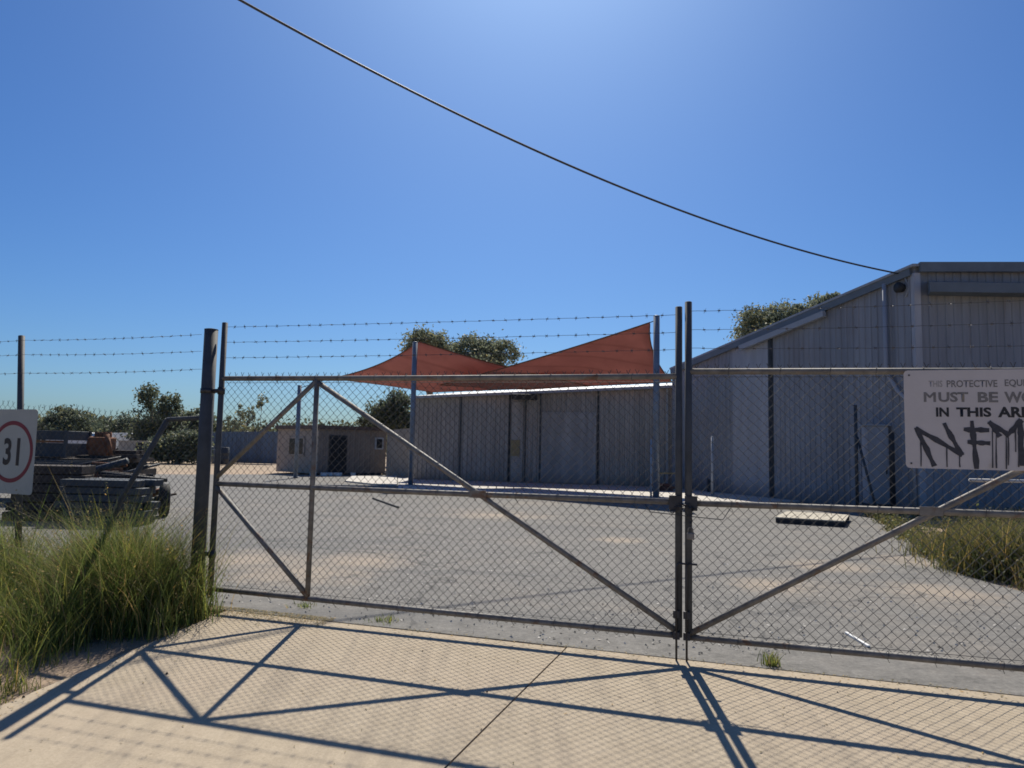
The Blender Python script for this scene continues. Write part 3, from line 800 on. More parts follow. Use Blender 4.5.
cS, cP = at(440, 385, 26.4), at(650, 322.5, TP2.y+0.1)
cQ, cR = at(672, 382, TP2.y+3.2), at(527, 389.5, onwall(SL, SR0, 527).y-0.6)
s2_ = sail('right shade sail, larger red cloth rising to the tallest post', (cS, cP, cQ, cR), (0.09, 0.07, 0.03, 0.0))
for root, a, b in ((s1_, cA, TP3-Vector((0, 0, .1))), (s1_, cB, TP1-Vector((0, 0, .08))), (s1_, cF, Vector((wp(432, -.02).x, wp(432, -.02).y, wtop(432)))), (s2_, cP, TP2-Vector((0, 0, .12))), (s2_, cR, Vector((wp(525, .3).x, wp(525, .3).y, zc_))), (s2_, cQ, Vector((wp(676, .05).x, wp(676, .05).y, wtop(676)-.1)))):
    MB().tube([a, b], 0.014, 6).build('tension_cable', 'galv_dark', root)

# ------------------------------------------------------------------ warehouse (right)
W0 = gnd(691, 490.6); W1r = gnd(773, 499.2); WL = onwall(W0, W1r, 672); WC = onwall(W0, W1r, 919)
z0w = zat(691, 362, W0.y); zCw = zat(919, 268, WC.y)
tL = (W0-WL).length/(WC-WL).length; zWL = z0w-(zCw-z0w)*tL/(1-tL)
print('warehouse', W0, WC, z0w, zCw)
wh = thing('warehouse', 'large blue grey corrugated warehouse with sloping roof on the right', 'building', (0, 0, 0))
dw = (WC-WL).normalized(); nw = Vector((dw.y, -dw.x, 0))       # towards viewer/yard
def ww(u, o=0.0): return onwall(W0, W1r, u)+nw*(-o if nw.y > 0 else o)
if nw.dot(Vector((0, 0, 0))-WC) < 0: nw = -nw
def wtopz(u):
    t = (onwall(W0, W1r, u)-WL).length/(WC-WL).length; return zWL+(zCw-zWL)*t
def tt(u): return (onwall(W0, W1r, u)-WL).length/(WC-WL).length
ribwall(WL, WC, 0.0, zWL, zCw, 0.20, 0.028, s_range=(0, tt(733))).build('wall', 'clad_wh', wh)
ribwall(WL, WC, 0.0, zWL, zCw, 0.20, 0.006, s_range=(tt(733), tt(772))).build('wall', 'clad_wh_pale', wh)
ribwall(WL, WC, 0.0, zWL, zCw, 0.20, 0.028, s_range=(tt(772), 1)).build('wall', 'clad_wh', wh)
# front face to the right
FDv = Vector((1, -0.03, 0)).normalized(); WE = WC+FDv*26
ribwall(WC, WE, 0.0, zCw, zCw+0.35, 0.20, 0.028).build('wall', 'clad_wh', wh)
BK = Vector((0.15, 1, 0)).normalized()
WBL, WBC, WBE = WL+Vector((14, 12, 0)), WC+BK*20, WE+BK*20
ribwall(WE, WBE, 0.0, zCw+.35, zCw+.35, 0.4, 0.028).build('wall', 'clad_wh', wh)
ribwall(WBE, WBL, 0.0, zCw+.35, zWL, 0.4, 0.028).build('wall', 'clad_wh', wh)
mb = MB()
ov = nw*0.12
rp_ = [WL+ov, WC+ov+Vector((0, -.1, 0)), WE+Vector((0, -0.12, 0)), WBE, WBL]
rz_ = [zWL, zCw, zCw+.35, zCw+.45, zWL+.1]
mb.prism([(p.x, p.y) for p in rp_], [z+0.01 for z in rz_], [z+0.07 for z in rz_]); mb.build('roof', 'trim_pale', wh)
def edge(u0, u1, off, dz0, hh, th, name, mat):
    a, b = onwall(W0, W1r, u0)+nw*off, onwall(W0, W1r, u1)+nw*off
    return MB().bar((a.x, a.y, wtopz(u0)+dz0), (b.x, b.y, wtopz(u1)+dz0), th, hh).build(name, mat, wh)
edge(673, 918, 0.10, -0.09, 0.20, 0.05, 'barge_board', 'trim')
edge(745, 831, 0.16, -0.29, 0.16, 0.12, 'gutter', 'trim_pale')
mb = MB(); a, b = WC+Vector((0.05, -0.16, 0)), WE+Vector((0, -0.16, 0))
mb.bar((a.x, a.y, zCw-0.02), (b.x, b.y, zCw+.33), 0.10, 0.24); mb.build('fascia', 'trim', wh)
# hood over the big opening
a, b = at(924, 286, WC.y-0.3), at(1180, 286, WC.y-0.6)
zh = zat(960, 287, WC.y-0.4)
mb = MB(); mb.prism([(a.x, a.y-0.25), (a.x+14, a.y-0.65), (a.x+14, a.y-0.1), (a.x+0.2, a.y+0.2)], zh-0.16, [zh+0.08, zh+0.08, zh+0.2, zh+0.2]); mb.build('hood', 'trim', wh)
# corner flashing
MB().box((WC.x+0.01, WC.y-0.03, zCw/2), (0.16, 0.16, zCw-0.3)).build('corner_flashing', 'clad_wh_pale', wh)
# dark expansion post, downpipe, plinth line
a = onwall(W0, W1r, 772.5)+nw*0.06
MB().box((a.x, a.y, wtopz(772)/2-.1), (0.10, 0.10, wtopz(772)-0.35)).build('column', 'bluesteel', wh)
pz = [(891.5, 284), (891.5, 372), (903, 392), (916, 405), (919, 512)]
P = []
for u, v in pz:
    p = onwall(W0, W1r, min(u, 917))+nw*0.11; P.append((p.x, p.y, max(0.0, zat(u, v, p.y))))
MB().tube(P, 0.055, 12).build('downpipe', 'clad_wh_pale', wh, True)
# flood lamp
lp = onwall(W0, W1r, 907)+nw*0.0; zl = zat(903, 288, lp.y)
lm = MB(); o3 = Vector((lp.x, lp.y, zl))
lm.tube([o3+nw*0.02, o3+nw*0.16], [0.11, 0.14], 16); lamp = lm.build('flood_lamp', 'darkgap', wh, True)
lm = MB(); lm.tube([o3+Vector((0.02, 0, 0.24)), o3+nw*0.12+Vector((.1, -.1, 0.22)), o3+nw*0.15+Vector((.22, -.1, 0)), o3+nw*0.12+Vector((.12, -.1, -0.22)), o3+Vector((0.05, 0, -.24))], 0.02, 8); lm.build('lamp_guard', 'trim_pale', lamp, True)

# overhead service cable
cpx = [(240, 0), (400, 86), (480, 123), (600, 180), (700, 217), (800, 250), (900, 274)]
tgt = Vector((lp.x, lp.y, zat(900, 274, lp.y)))+nw*0.15
Yb = 13.0
A_ = at(240, 0, Yb); P = []
def cab(t, sag):
    p = A_.lerp(tgt, t); p.z -= sag*4*t*(1-t); return p
def projpx(p):
    x, y, z = p.x, p.y, p.z-EYE; c, s = math.cos(PITCH), math.sin(PITCH)
    yy = y*c+z*s; zz = -y*s+z*c; U = F_PX*x/yy; Vv = -F_PX*zz/yy
    return 512+math.cos(ROLL)*U-math.sin(ROLL)*Vv, 384+math.sin(ROLL)*U+math.cos(ROLL)*Vv
best = None
for Yb_ in np.arange(8, 24, 0.5):
    A_ = at(240, 0, Yb_)
    for sg_ in np.arange(0, 2.0, 0.05):
        e = 0
        Q = [projpx(cab(t, sg_)) for t in np.linspace(0, 1, 30)]
        xs = [q[0] for q in Q]; ys = [q[1] for q in Q]
        for u, v in cpx: e += (np.interp(u, xs, ys)-v)**2
        if best is None or e < best[0]: best = (e, Yb_, sg_)
print('cable', best)
A_ = at(240, 0, best[1]); P = [cab(t, best[2]) for t in np.linspace(-0.45, 1, 60)]
o = MB().tube(P, 0.021, 6).build('service_cable', 'cable', None, True)
tag(o, 'black overhead cable sagging across the sky to the warehouse lamp', 'cable')

# ------------------------------------------------------------------ site hut + neighbours
HA, HB_, HC = gnd(276, 472.3), gnd(317, 475), gnd(385, 474.8)
zh_ = zat(317, 428, HB_.y)
HDp = HC+Vector((-1.5, 4.5, 0)); HAb = HA+Vector((1.5, 3.5, 0))
hut = thing('site_hut', 'flat roofed tan hut at the back of the yard', 'building', (0, 0, 0))
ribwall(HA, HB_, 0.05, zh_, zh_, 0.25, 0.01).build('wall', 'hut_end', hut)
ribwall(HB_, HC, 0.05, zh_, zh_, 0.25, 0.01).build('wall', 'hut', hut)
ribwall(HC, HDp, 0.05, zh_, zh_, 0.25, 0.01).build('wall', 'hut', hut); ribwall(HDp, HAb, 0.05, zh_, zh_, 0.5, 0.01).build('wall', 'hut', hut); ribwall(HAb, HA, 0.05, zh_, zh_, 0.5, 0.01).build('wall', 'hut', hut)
cc = (HA+HB_+HC+HDp+HAb)/5
MB().prism([(cc.x+(p.x-cc.x)*1.05, cc.y+(p.y-cc.y)*1.06) for p in (HA, HB_, HC, HDp, HAb)], zh_-0.04, zh_+0.13).build('roof', 'roofdark', hut)
def hw(P0, P1, u0, u1, vt, vb, name, mat, off=0.04, th=0.04, par=None):
    a, b = onwall(P0, P1, u0), onwall(P0, P1, u1); c = (a+b)/2; d = (P1-P0).normalized(); n_ = Vector((d.y, -d.x, 0))
    c2 = c+n_*off; zt_ = zat((u0+u1)/2, vt, c.y); zb_ = max(0.06, zat((u0+u1)/2, vb, c.y))
    return MB().box((c2.x, c2.y, (zt_+zb_)/2), ((b-a).length, th, zt_-zb_), Matrix.Rotation(math.atan2(d.y, d.x), 3, 'Z')).build(name, mat, par or hut)
w = hw(HA, HB_, 288.5, 305, 437, 455.5, 'window', 'hut_end', 0.03)
hw(HA, HB_, 290, 297, 438.5, 454, 'pane', 'glass', 0.052, 0.01, w); hw(HA, HB_, 298, 303.5, 438.5, 454, 'pane', 'glass', 0.052, 0.01, w)
w = hw(HB_, HC, 329, 346.5, 435.5, 474, 'door', 'darkgap', 0.03)
hw(HB_, HC, 331, 337, 438, 460, 'pane', 'glass', 0.06, 0.02, w); hw(HB_, HC, 339, 345, 438, 460, 'pane', 'glass', 0.06, 0.02, w)
w = hw(HB_, HC, 374.5, 383, 437.5, 449.5, 'window', 'trim_pale', 0.03)
hw(HB_, HC, 376, 381.5, 439, 448, 'pane', 'glass', 0.055, 0.01, w)
mb = MB()
for i in range(12):
    p = HB_.lerp(HC, i/11); mb.box((p.x, p.y-0.08, 0.03), (0.2, 0.2, 0.12))
mb.build('footing_blocks', 'darkgap', hut)
# pale litter and blocks along the hut
for k_, (u, w_) in enumerate(((313, .24), (324, .3), (331, .22), (338, .34), (353, .2))):
    p = gnd(u, 475.8); r = thing('concrete_block', 'small pale block lying in the row at the foot of the hut wall', 'block', p, random.uniform(-.4, .4), 'pale blocks at the foot of the hut')
    mb = MB().box((0, 0, 0.07), (w_, 0.2, 0.14)); mb.build('block', 'white', r, bevel=0.01)

# link wall between hut and shed
a, b = gnd(385.8, 475.8), gnd(412, 477.5)
lw = ribwall(a, b, 0.0, zat(386, 430, a.y), zat(412, 428, b.y), 0.2, 0.02).build('link_wall', 'hut_end')
mo = lw.modifiers.new('solid', 'SOLIDIFY'); mo.thickness = 0.05
tag(lw, 'short tan wall panel filling the gap between hut and shed', 'wall')

# far corrugated fence
fw0, fw1 = gnd(203, 462), gnd(279, 464)
ff = thing('sheet_fence', 'far blue grey corrugated sheet fence left of the hut', 'fence', (0, 0, 0))
o = ribwall(fw0, fw1, 0.0, 2.05, 2.15, 0.3, 0.05).build('sheeting', 'clad_blue', ff); mo = o.modifiers.new('solid', 'SOLIDIFY'); mo.thickness = 0.02
for i in range(7):
    p = fw0.lerp(fw1, i/6); MB().box((p.x, p.y+0.1, 1.1), (0.08, 0.08, 2.2)).build('post', 'galv_dark', ff)
# drum and bin in front of the fence
def drum(name, label, cat, u, vb, r, h, mat, Y=None, group=None):
    b = gnd(u, vb); root = thing(name, label, cat, b, 0, group)
    zz_ = [0, 0.01, h*0.32, h*0.34, h*0.36, h*0.64, h*0.66, h*0.68, h-0.01, h]
    rr = [r*.96, r, r, r*1.04, r, r, r*1.04, r, r, r*.96]
    MB().tube([(0, 0, z) for z in zz_], rr, 18).build('body', mat, root, True)
    MB().tube([(0, 0, h), (0, 0, h+.015)], [r*.9, r*.9], 18).build('lid', mat, root, True)
drum('oil_drum', 'dark blue drum standing before the far sheet fence', 'drum', 223, 464.5, 0.33, 1.05, 'bluesteel')
drum('oil_drum', 'pale drum on the ochre dirt beside the dark blue drum', 'drum', 216, 463.5, 0.28, 0.9, 'trim_pale')

# small clutter at the shed's right end
b = gnd(667, 491)
r = thing('work_bench', 'low timber bench under the right end of the shed', 'bench', b, 0.1)
MB().box((0, 0, 0.62), (0.95, 0.5, 0.05)).build('top', 'yellow', r)
for sx in (-.42, .42):
    for sy in (-.2, .2): MB().box((sx, sy, 0.3), (0.06, 0.06, 0.6)).build('leg', 'timber', r)
b = gnd(664, 492)
bs = thing('brick_stack', 'red brown block stack tucked under the low bench', 'block stack', b+Vector((0, .05, 0)), 0.15)
mb = MB()
for i in range(3):
    for j in range(3-(i == 2)): mb.box((-0.28+0.24*j+0.06*i, 0.0, 0.045+0.1*i), (0.22, 0.2, 0.09))
mb.build('blocks', 'brick', bs, bevel=0.006)
_, _t = pole('pipe_standard', 'thin pale pipe standing before the warehouse wall', 'post', 712.5, 437, 497, 0.04, 'trim_pale', foot=False)
_, _t = pole('pipe_standard', 'thin pale standpipe left of the work bench on the slab', 'post', 651, 440, 501, 0.03, 'trim_pale', foot=False)
b = gnd(708.5, 493); tapr = thing('tap_stand', 'short dark tap stand beside the thin pale pipe', 'tap', b)
MB().tube([(0, 0, 0), (0, 0, 0.48)], 0.045, 10).build('pipe', 'bluesteel', tapr, True)
MB().tube([(0, 0, 0.44), (0, -0.12, 0.44), (0, -0.15, 0.36)], 0.03, 8).build('spout', 'bluesteel', tapr, True)

# fence remnant posts and cabinet by the warehouse
b = gnd(857.5, 511.5); zt_ = zat(857, 405, b.y)
r = thing('stay_post', 'slim dark steel post with a leaning stay before the warehouse', 'post', b)
MB().tube([(0, 0, -.05), (0, 0, zt_)], 0.04, 12).build('shaft', 'bluesteel', r, True)
q = gnd(878, 514); z2 = zat(859, 437, b.y)
MB().tube([(0.03, 0, z2), (q.x-b.x, q.y-b.y, -0.03)], 0.03, 10).build('stay', 'bluesteel', r, True)
b = gnd(893.5, 514); zt_ = zat(893.5, 433, b.y)
r = thing('bollard', 'thick black post right of the pale cabinet', 'post', b)
MB().tube([(0, 0, -.05), (0, 0, zt_), (0, 0, zt_+.02)], [0.06, 0.06, 0.04], 14).build('shaft', 'darkgap', r, True)
b = gnd(879, 511.5); zt_ = zat(879, 426, b.y)
r = thing('meter_cabinet', 'pale tall cabinet standing against the warehouse wall', 'cabinet', b, -0.1)
MB().box((0, 0.15, 0.09), (0.56, 0.42, 0.18)).build('plinth', 'bluesteel', r)
MB().box((0, 0.15, 0.18+(zt_-0.18)/2), (0.52, 0.40, zt_-0.18)).build('body', 'clad_wh_pale', r, bevel=0.02)
MB().box((0, -0.055, 0.2+(zt_-0.3)/2), (0.46, 0.012, zt_-0.42)).build('door', 'clad_wh_pale', r, bevel=0.004)
MB().box((0.18, -0.07, 1.0), (0.03, 0.02, 0.14)).build('handle', 'bolt', r)
MB().box((0, 0.15, zt_+0.02), (0.6, 0.48, 0.04)).build('roof', 'trim_pale', r, bevel=0.008)

# pallet on the yard
pa, pb, pc_, pd = gnd(772, 524.5), gnd(842, 529), gnd(852, 519), gnd(789, 516)
pcen = (pa+pb+pc_+pd)/4; ang = math.atan2((pb-pa).y, (pb-pa).x); lw_ = (pb-pa).length; dp = ((pd-pa).length+(pc_-pb).length)/2*0.7
r = thing('pallet', 'low dusty timber pallet lying on the asphalt', 'pallet', pcen, ang)
for y in (-dp/2+.05, 0, dp/2-.05): MB().box((0, y, 0.055), (lw_, 0.1, 0.09)).build('bearer', 'darkgap', r)
for i in range(9):
    MB().box((-lw_/2+.06+(lw_-.12)*i/8, 0, 0.112), (0.135, dp+0.02, 0.022), Matrix.Rotation(random.uniform(-.01, .01), 3, 'Z')).build('board', 'pallet', r, bevel=0.003)
# pale rail in the weeds to the right
b = at(975, 481, 13.2); b.z = 0; zt_ = zat(985, 480.5, 13.2)
r = thing('pipe_rail', 'pale pipe rail above the weeds under the notice board', 'rail', b)
MB().tube([(-0.1, 0, zt_), (2.6, -0.1, zt_)], 0.032, 10).build('rail', 'roofpale', r, True)
for x in (1.3, 2.4): MB().tube([(x, -0.0, -.05), (x, -0.0, zt_-.03)], 0.025, 10).build('leg', 'trim_pale', r, True)
# white batten, dark bar
def stick(name, label, cat, p0, p1, w, h, mat):
    a, b = gnd(*p0), gnd(*p1); r = MB().bar((a.x, a.y, h/2+.001), (b.x, b.y, h/2+.001), w, h).build(name, mat, bevel=0.002); tag(r, label, cat)
stick('batten', 'short white stick lying on the asphalt right of the gate stiles', 'stick', (846, 634), (869, 648), 0.022, 0.018, 'white')
stick('iron_bar', 'thin dark bar lying far out on the pale asphalt', 'bar', (373, 499), (398, 508), 0.05, 0.04, 'darkgap')

# ------------------------------------------------------------------ trailer with scrap at the left
YT = 16.0
a = at(-60, 480, YT); b = at(157, 480, YT+2.0)
TLn = b.x-a.x; zd = zat(110, 459, YT)
tr = thing('flatbed_trailer', 'dark flatbed trailer loaded with scrap behind the fence', 'trailer', (b.x, YT, 0), 0.04)
MB().box((-TLn/2, 0.9, zd-0.05), (TLn, 2.1, 0.09)).build('deck', 'timber', tr)
for y in (0.15, 1.65): MB().box((-TLn/2, y, zd-0.22), (TLn-0.1, 0.12, 0.22)).build('chassis_rail', 'bluesteel', tr)
MB().box((-TLn/2, -0.17, zd-0.14), (TLn, 0.05, 0.2)).build('side_rail', 'bluesteel', tr, bevel=.01)
MB().box((0.05, 0.9, zd-0.33), (0.1, 2.0, 0.16)).build('tail_bar', 'timber', tr, bevel=.01)
for x in (-0.75, -1.75):
    for y in (0.0, 1.75):
        w = MB().tube([(x, y-0.12, 0.36), (x, y-0.09, 0.36), (x, y+0.09, 0.36), (x, y+0.12, 0.36)], [0.30, 0.36, 0.36, 0.30], 24).build('wheel', 'tyre', tr, True)
        MB().tube([(x, y-0.13, 0.36), (x, y-0.11, 0.36)], [0.17, 0.2], 16).build('rim', 'galv', w, True)
MB().box((-1.25, -0.02, 0.80), (1.95, 0.34, 0.025)).build('mudguard', 'galv_dark', tr, bevel=.01)
for x in (-0.1, 0.02): MB().box((x-.05, -0.2, zd-0.26), (0.09, 0.03, 0.09)).build('tail_light', 'red', tr)
# stillage (steel crate) on the deck
a = at(36, 430, YT+0.1); b2 = at(68, 430, YT+0.1); zt_ = a.z
r = thing('steel_stillage', 'tall dark steel crate on the trailer next to the 31 sign', 'crate', ((a.x+b2.x)/2-0.18, YT+.5, zd+0.0))
wS = b2.x-a.x+0.36; hS = zt_-zd
MB().box((0, 0, hS*0.28), (wS, 0.9, hS*0.50)).build('lower_panel', 'bluesteel', r, bevel=.01)
MB().box((0, 0, hS*0.82), (wS, 0.9, hS*0.34)).build('upper_panel', 'bluesteel', r, bevel=.01)
for sx in (-1, 1):
    for sy in (-1, 1): MB().box((sx*wS/2, sy*0.45, hS/2), (0.06, 0.06, hS)).build('leg', 'galv_dark', r)
MB().box((0, -0.465, hS*0.59), (wS, 0.02, 0.05)).build('rust_strip', 'rust', r)
# rusty engine
e0, e1_ = at(84, 457, YT+.4), at(111, 432, YT+.4)
r = thing('rusty_engine', 'rusty brown engine lump sitting on the trailer deck', 'engine', ((e0.x+e1_.x)/2, YT+.6, zd))
ew = e1_.x-e0.x; eh = e1_.z-zd
MB().box((0, 0, eh*.45), (ew*.75, .4, eh*.7)).build('block', 'rust', r, bevel=.03)
MB().tube([(-ew*.45, 0, eh*.5), (-ew*.3, 0, eh*.5)], eh*.33, 18).build('flywheel', 'rust', r, True)
for i in range(4): MB().tube([(-ew*.25+i*ew*.17, 0, eh*.75), (-ew*.25+i*ew*.17, 0, eh*1.0)], 0.05, 10).build('cylinder', 'rust', r, True)
MB().tube([(ew*.35, -.2, eh*.9), (ew*.5, -.25, eh*.5), (ew*.55, -.2, eh*.1)], 0.05, 10).build('pipe', 'rust', r, True)
MB().box((0, 0, 0.03), (ew*1.5, .6, .06)).build('skid', 'timber', r)
r = thing('timber_bundle', 'bundle of weathered beams lying on the trailer tail', 'timber', (at(100, 458, YT).x, YT+.9, zd), 0.03)
for i, (y, z) in enumerate(((-.3, .05), (-.1, .05), (.1, .05), (-.2, .14), (0.0, .14))):
    MB().box((random.uniform(-.04, .04), y, z), (0.95, .15, .085)).build('beam', 'timber', r, bevel=.005)
# stacks of old sleepers and steel in front of the trailer
def stack(label, u, Y, n, w, hh, rz, mat, cat='timber stack', nm='sleeper_stack', part='sleeper'):
    pS = at(u, 498, Y); pS.z = 0
    r = thing(nm, label, cat, pS, rz)
    for i in range(n):
        for j in range(2):
            MB().box((random.uniform(-.09, .09), j*0.34+random.uniform(-.03, .03), hh*(.55+i*1.12)), (w*random.uniform(.9, 1.08), 0.28, hh), Matrix.Rotation(random.uniform(-.06, .06), 3, 'Z')).build(part, mat, r, bevel=.01)
stack('tall stack of brown sleepers in the long grass below the 31 sign', 46, 12.6, 6, 1.25, 0.14, 0.08, 'timber')
stack('stack of dark steel beams between the sleepers and the gate post', 103, 12.2, 6, 1.35, 0.11, -0.05, 'bluesteel', 'beam stack', 'beam_stack', 'beam')
pS = at(131, 498, 13.4); pS.z = 0
r = thing('scrap_axle', 'old wheel axle lying at the trailer tail near the gate post', 'axle', pS, 0.5)
MB().tube([(-.55, 0, .3), (.55, 0, .3)], 0.05, 10).build('shaft', 'bluesteel', r, True)
for x in (-.55, .55): MB().tube([(x-.09, 0, .3), (x-.07, 0, .3), (x+.07, 0, .3), (x+.09, 0, .3)], [.24, .3, .3, .24], 20).build('wheel', 'tyre', r, True)

for i in range(22):
    u = random.uniform(40, 150); Y_ = random.uniform(13.4, 15.3); base = at(u, 470, Y_); h = random.uniform(.15, .95); L = random.uniform(.5, 1.3)
    a_ = random.uniform(-.5, .5); el = random.uniform(-.25, .35)
    d = Vector((math.cos(a_)*math.cos(el), math.sin(a_)*math.cos(el), math.sin(el)))*L/2
    c_ = Vector((base.x, Y_, 0)); r = thing('scrap_pipe', 'length of dark or rusty pipe jutting from the scrap heap behind the left fence', 'pipe', c_, 0, 'scrap pipes heaped behind the left fence')
    m_ = d.cross(Vector((0, 0, 1))).normalized()*random.uniform(-.1, .1); z_ = Vector((0, 0, h))
    MB().tube([z_-d, z_+m_, z_+d], random.choice((.025, .04, .06)), 8).build('pipe', random.choice(('bluesteel', 'rust', 'darkgap', 'timber')), r, True)
for i, (u, vt, w, mt) in enumerate(((66, 462, .8, 'bluesteel'), (92, 468, .7, 'rust'), (122, 474, .75, 'darkgap'))):
    Y_ = 14.4; b_ = at(u, 480, Y_); hh = max(.4, zat(u, vt, Y_))
    lab = ('open dark steel cage in the scrap heap nearest the 31 sign', 'rust brown open cage in the middle of the scrap heap', 'low black open cage at the gate post end of the scrap heap')[i]
    r = thing('scrap_cage', lab, 'cage', (b_.x, Y_, 0), random.uniform(-.3, .3))
    for sx in (-1, 1):
        for sy in (-1, 1): MB().box((sx*w/2, sy*.35, hh/2), (.05, .05, hh)).build('leg', mt, r)
    for z in (.12, hh*.5, hh-.03):
        for sy in (-1, 1): MB().box((0, sy*.352, z), (w-.06, .03, .05)).build('rail', mt, r)
    MB().box((0, .1, hh*.3), (w*.8, .4, hh*.45)).build('contents', 'timber', r, bevel=.05)
# cream container + white vans far left
def van(label, u, Y, rz):
    p = at(u, 445, Y); p.z = 0
    r = thing('parked_van', label, 'van', p, rz, 'white vans parked beyond the trailer')
    prof = [(-2.4, .45), (2.4, .45), (2.45, 1.0), (1.75, 1.2), (1.2, 1.95), (-2.3, 2.0), (-2.42, 1.2)]
    mb = MB(); n = len(prof); mb.v = [(x, -.9, z) for x, z in prof]+[(x, .9, z) for x, z in prof]
    mb.f = [tuple(range(n)), tuple(n+i for i in reversed(range(n)))]+[(i, n+i, n+(i+1) % n, (i+1) % n) for i in range(n)]
    mb.build('body', 'white', r, bevel=.06)
    for sx in (-1.5, 1.5):
        for sy in (-.8, .8): MB().tube([(sx, sy-.12, .33), (sx, sy+.12, .33)], .33, 18).build('wheel', 'tyre', r, True)
    MB().box((0.1, -.905, 1.55), (1.6, .02, .5)).build('side_window', 'glass', r)
    MB().quadv([(1.73, -.75, 1.25), (1.73, .75, 1.25), (1.26, .7, 1.88), (1.26, -.7, 1.88)]).build('windscreen', 'glass', r)
    return r
van('white van parked farthest left beyond the trailer', 76, 62, 0.2)
van('white van parked behind the rusty engine', 112, 66, 2.9)
p = gnd(142, 460); p = Vector((p.x, p.y, 0))
r = thing('shipping_container', 'cream shipping container beyond the end of the trailer', 'container', p, 0.1)
hc = zat(142, 441.5, p.y)
for P0_, P1_ in (((-1.3, -.8), (1.3, -.8)), ((1.3, -.8), (1.3, .8)), ((1.3, .8), (-1.3, .8)), ((-1.3, .8), (-1.3, -.8))):
    ribwall((*P0_, 0), (*P1_, 0), 0.1, hc, hc, 0.2, 0.03).build('wall', 'cream', r)
MB().box((0, 0, hc+.02), (2.7, 1.7, .06)).build('roof', 'cream', r)
MB().box((0.1, -.85, hc*.5), (0.5, .03, hc*.85)).build('door', 'darkgap', r)

# ------------------------------------------------------------------ vegetation
def leaf_quads(C, size, squash=0.5, up_bias=0.0):
    """C (n,3) centres -> rhombic leaves (double triangles) randomly oriented"""
    n = len(C); a = rng.normal(size=(n, 3)); a /= np.linalg.norm(a, axis=1)[:, None]
    b = rng.normal(size=(n, 3)); b -= (a*b).sum(1)[:, None]*a; b /= np.linalg.norm(b, axis=1)[:, None]
    s = size*rng.uniform(0.6, 1.4, n)[:, None]
    V = np.concatenate([C-a*s, C+b*s*squash, C+a*s, C-b*s*squash], 1).reshape(-1, 3)
    Fq = np.arange(4*n).reshape(-1, 4)
    return V, Fq
def crown_pts(lobes, n, clump=0.28):
    """lobes: (x,y,z,rx,ry,rz)"""
    out = []; vol = np.array([l[3]*l[4]*l[5] for l in lobes])**0.7; vol = vol/vol.sum()
    for l, w in zip(lobes, vol):
        m = int(n*w); nc = max(5, m//45)
        d = rng.normal(size=(nc, 3)); d /= np.linalg.norm(d, axis=1)[:, None]; d *= (rng.uniform(0.25, 1.05, nc)**0.5)[:, None]
        cen = np.array(l[:3])+d*np.array(l[3:])
        idx = rng.integers(0, nc, m)
        sc = np.array(l[3:])*clump
        out.append(cen[idx]+rng.normal(size=(m, 3))*sc*rng.uniform(.4, 1.0, nc)[idx][:, None])
    return np.concatenate(out)
def tree(name, label, px_lobes, Y, base_u, mat='gum', n=3500, leafs=0.22, group=None, trunk_r=0.18, cat='tree', depthf=1.0):
    """px_lobes: list of (u, v, ru, rv) in pixels at depth Y"""
    base = at(base_u, 450, Y); base.z = -0.03
    root = thing(name, label, cat, base, 0, group); k = Y/F_PX; lobes = []
    for u, v, ru, rv in px_lobes:
        p = at(u, v, Y); dy = random.uniform(-.3, .3)*ru*k
        lobes.append((p.x-base.x, dy, p.z-base.z, ru*k, ru*k*depthf, rv*k))
    n = int(n*2.2); leafs *= 0.62
    C = crown_pts(lobes, n, 0.34)
    V, Fq = leaf_quads(C, leafs, 0.5)
    npmesh('crown', V, Fq, mat, root, np.repeat(rng.uniform(0, 1, len(C)), 4))
    mb = MB(); zmin = min(l[2] for l in lobes); fork = Vector((0.1, 0, max(0.4, zmin*0.55)))
    mb.tube([(0, 0, 0), (0.05, 0, fork.z*.5), fork], [trunk_r*1.2, trunk_r, trunk_r*.8], 8)
    for l in lobes:
        e = Vector(l[:3]); m_ = fork.lerp(e, .5)+Vector((random.uniform(-.2, .2), 0, -.2))
        mb.tube([fork, m_, e], [trunk_r*.6, trunk_r*.4, trunk_r*.15], 6)
        for q in range(4):
            e2 = e+Vector((random.uniform(-1, 1)*l[3]*.8, random.uniform(-1, 1)*l[4]*.8, random.uniform(-.4, 1)*l[5]*.8)); mb.tube([m_.lerp(e, .5), e2], [trunk_r*.2, trunk_r*.07], 5)
    mb.build('trunk', 'bark', root, True)
    return root
tree('gum_tree', 'small rounded gum crown behind the left sail peak', [(428, 343, 18, 13), (420, 352, 14, 10), (437, 350, 13, 9)], 55, 428, n=3200, leafs=0.2)
tree('gum_tree', 'wider gum crown between the two sail peaks', [(470, 350, 17, 14), (486, 352, 17, 13), (505, 353, 13, 11), (478, 366, 30, 12), (455, 347, 8, 6)], 58, 480, n=5200, leafs=0.2)
tree('gum_tree', 'gum tree crown over the lower warehouse roof', [(757, 322, 18, 15), (780, 316, 20, 14), (795, 324, 16, 14), (770, 340, 30, 16), (800, 312, 9, 7)], 50, 775, n=5000, leafs=0.19)
tree('gum_tree', 'little gum crown peeping over the upper warehouse roof', [(822, 303, 11, 9), (832, 298, 6, 5), (815, 315, 14, 12)], 50, 823, n=2000, leafs=0.18)
tree('gum_tree', 'tall forked gum standing left of the gate post', [(150, 397, 10, 11), (170, 403, 10, 11), (160, 420, 20, 14), (146, 432, 15, 10), (182, 427, 14, 13), (160, 445, 22, 10)], 62, 160, 'darkleaf', n=5200, leafs=0.2)
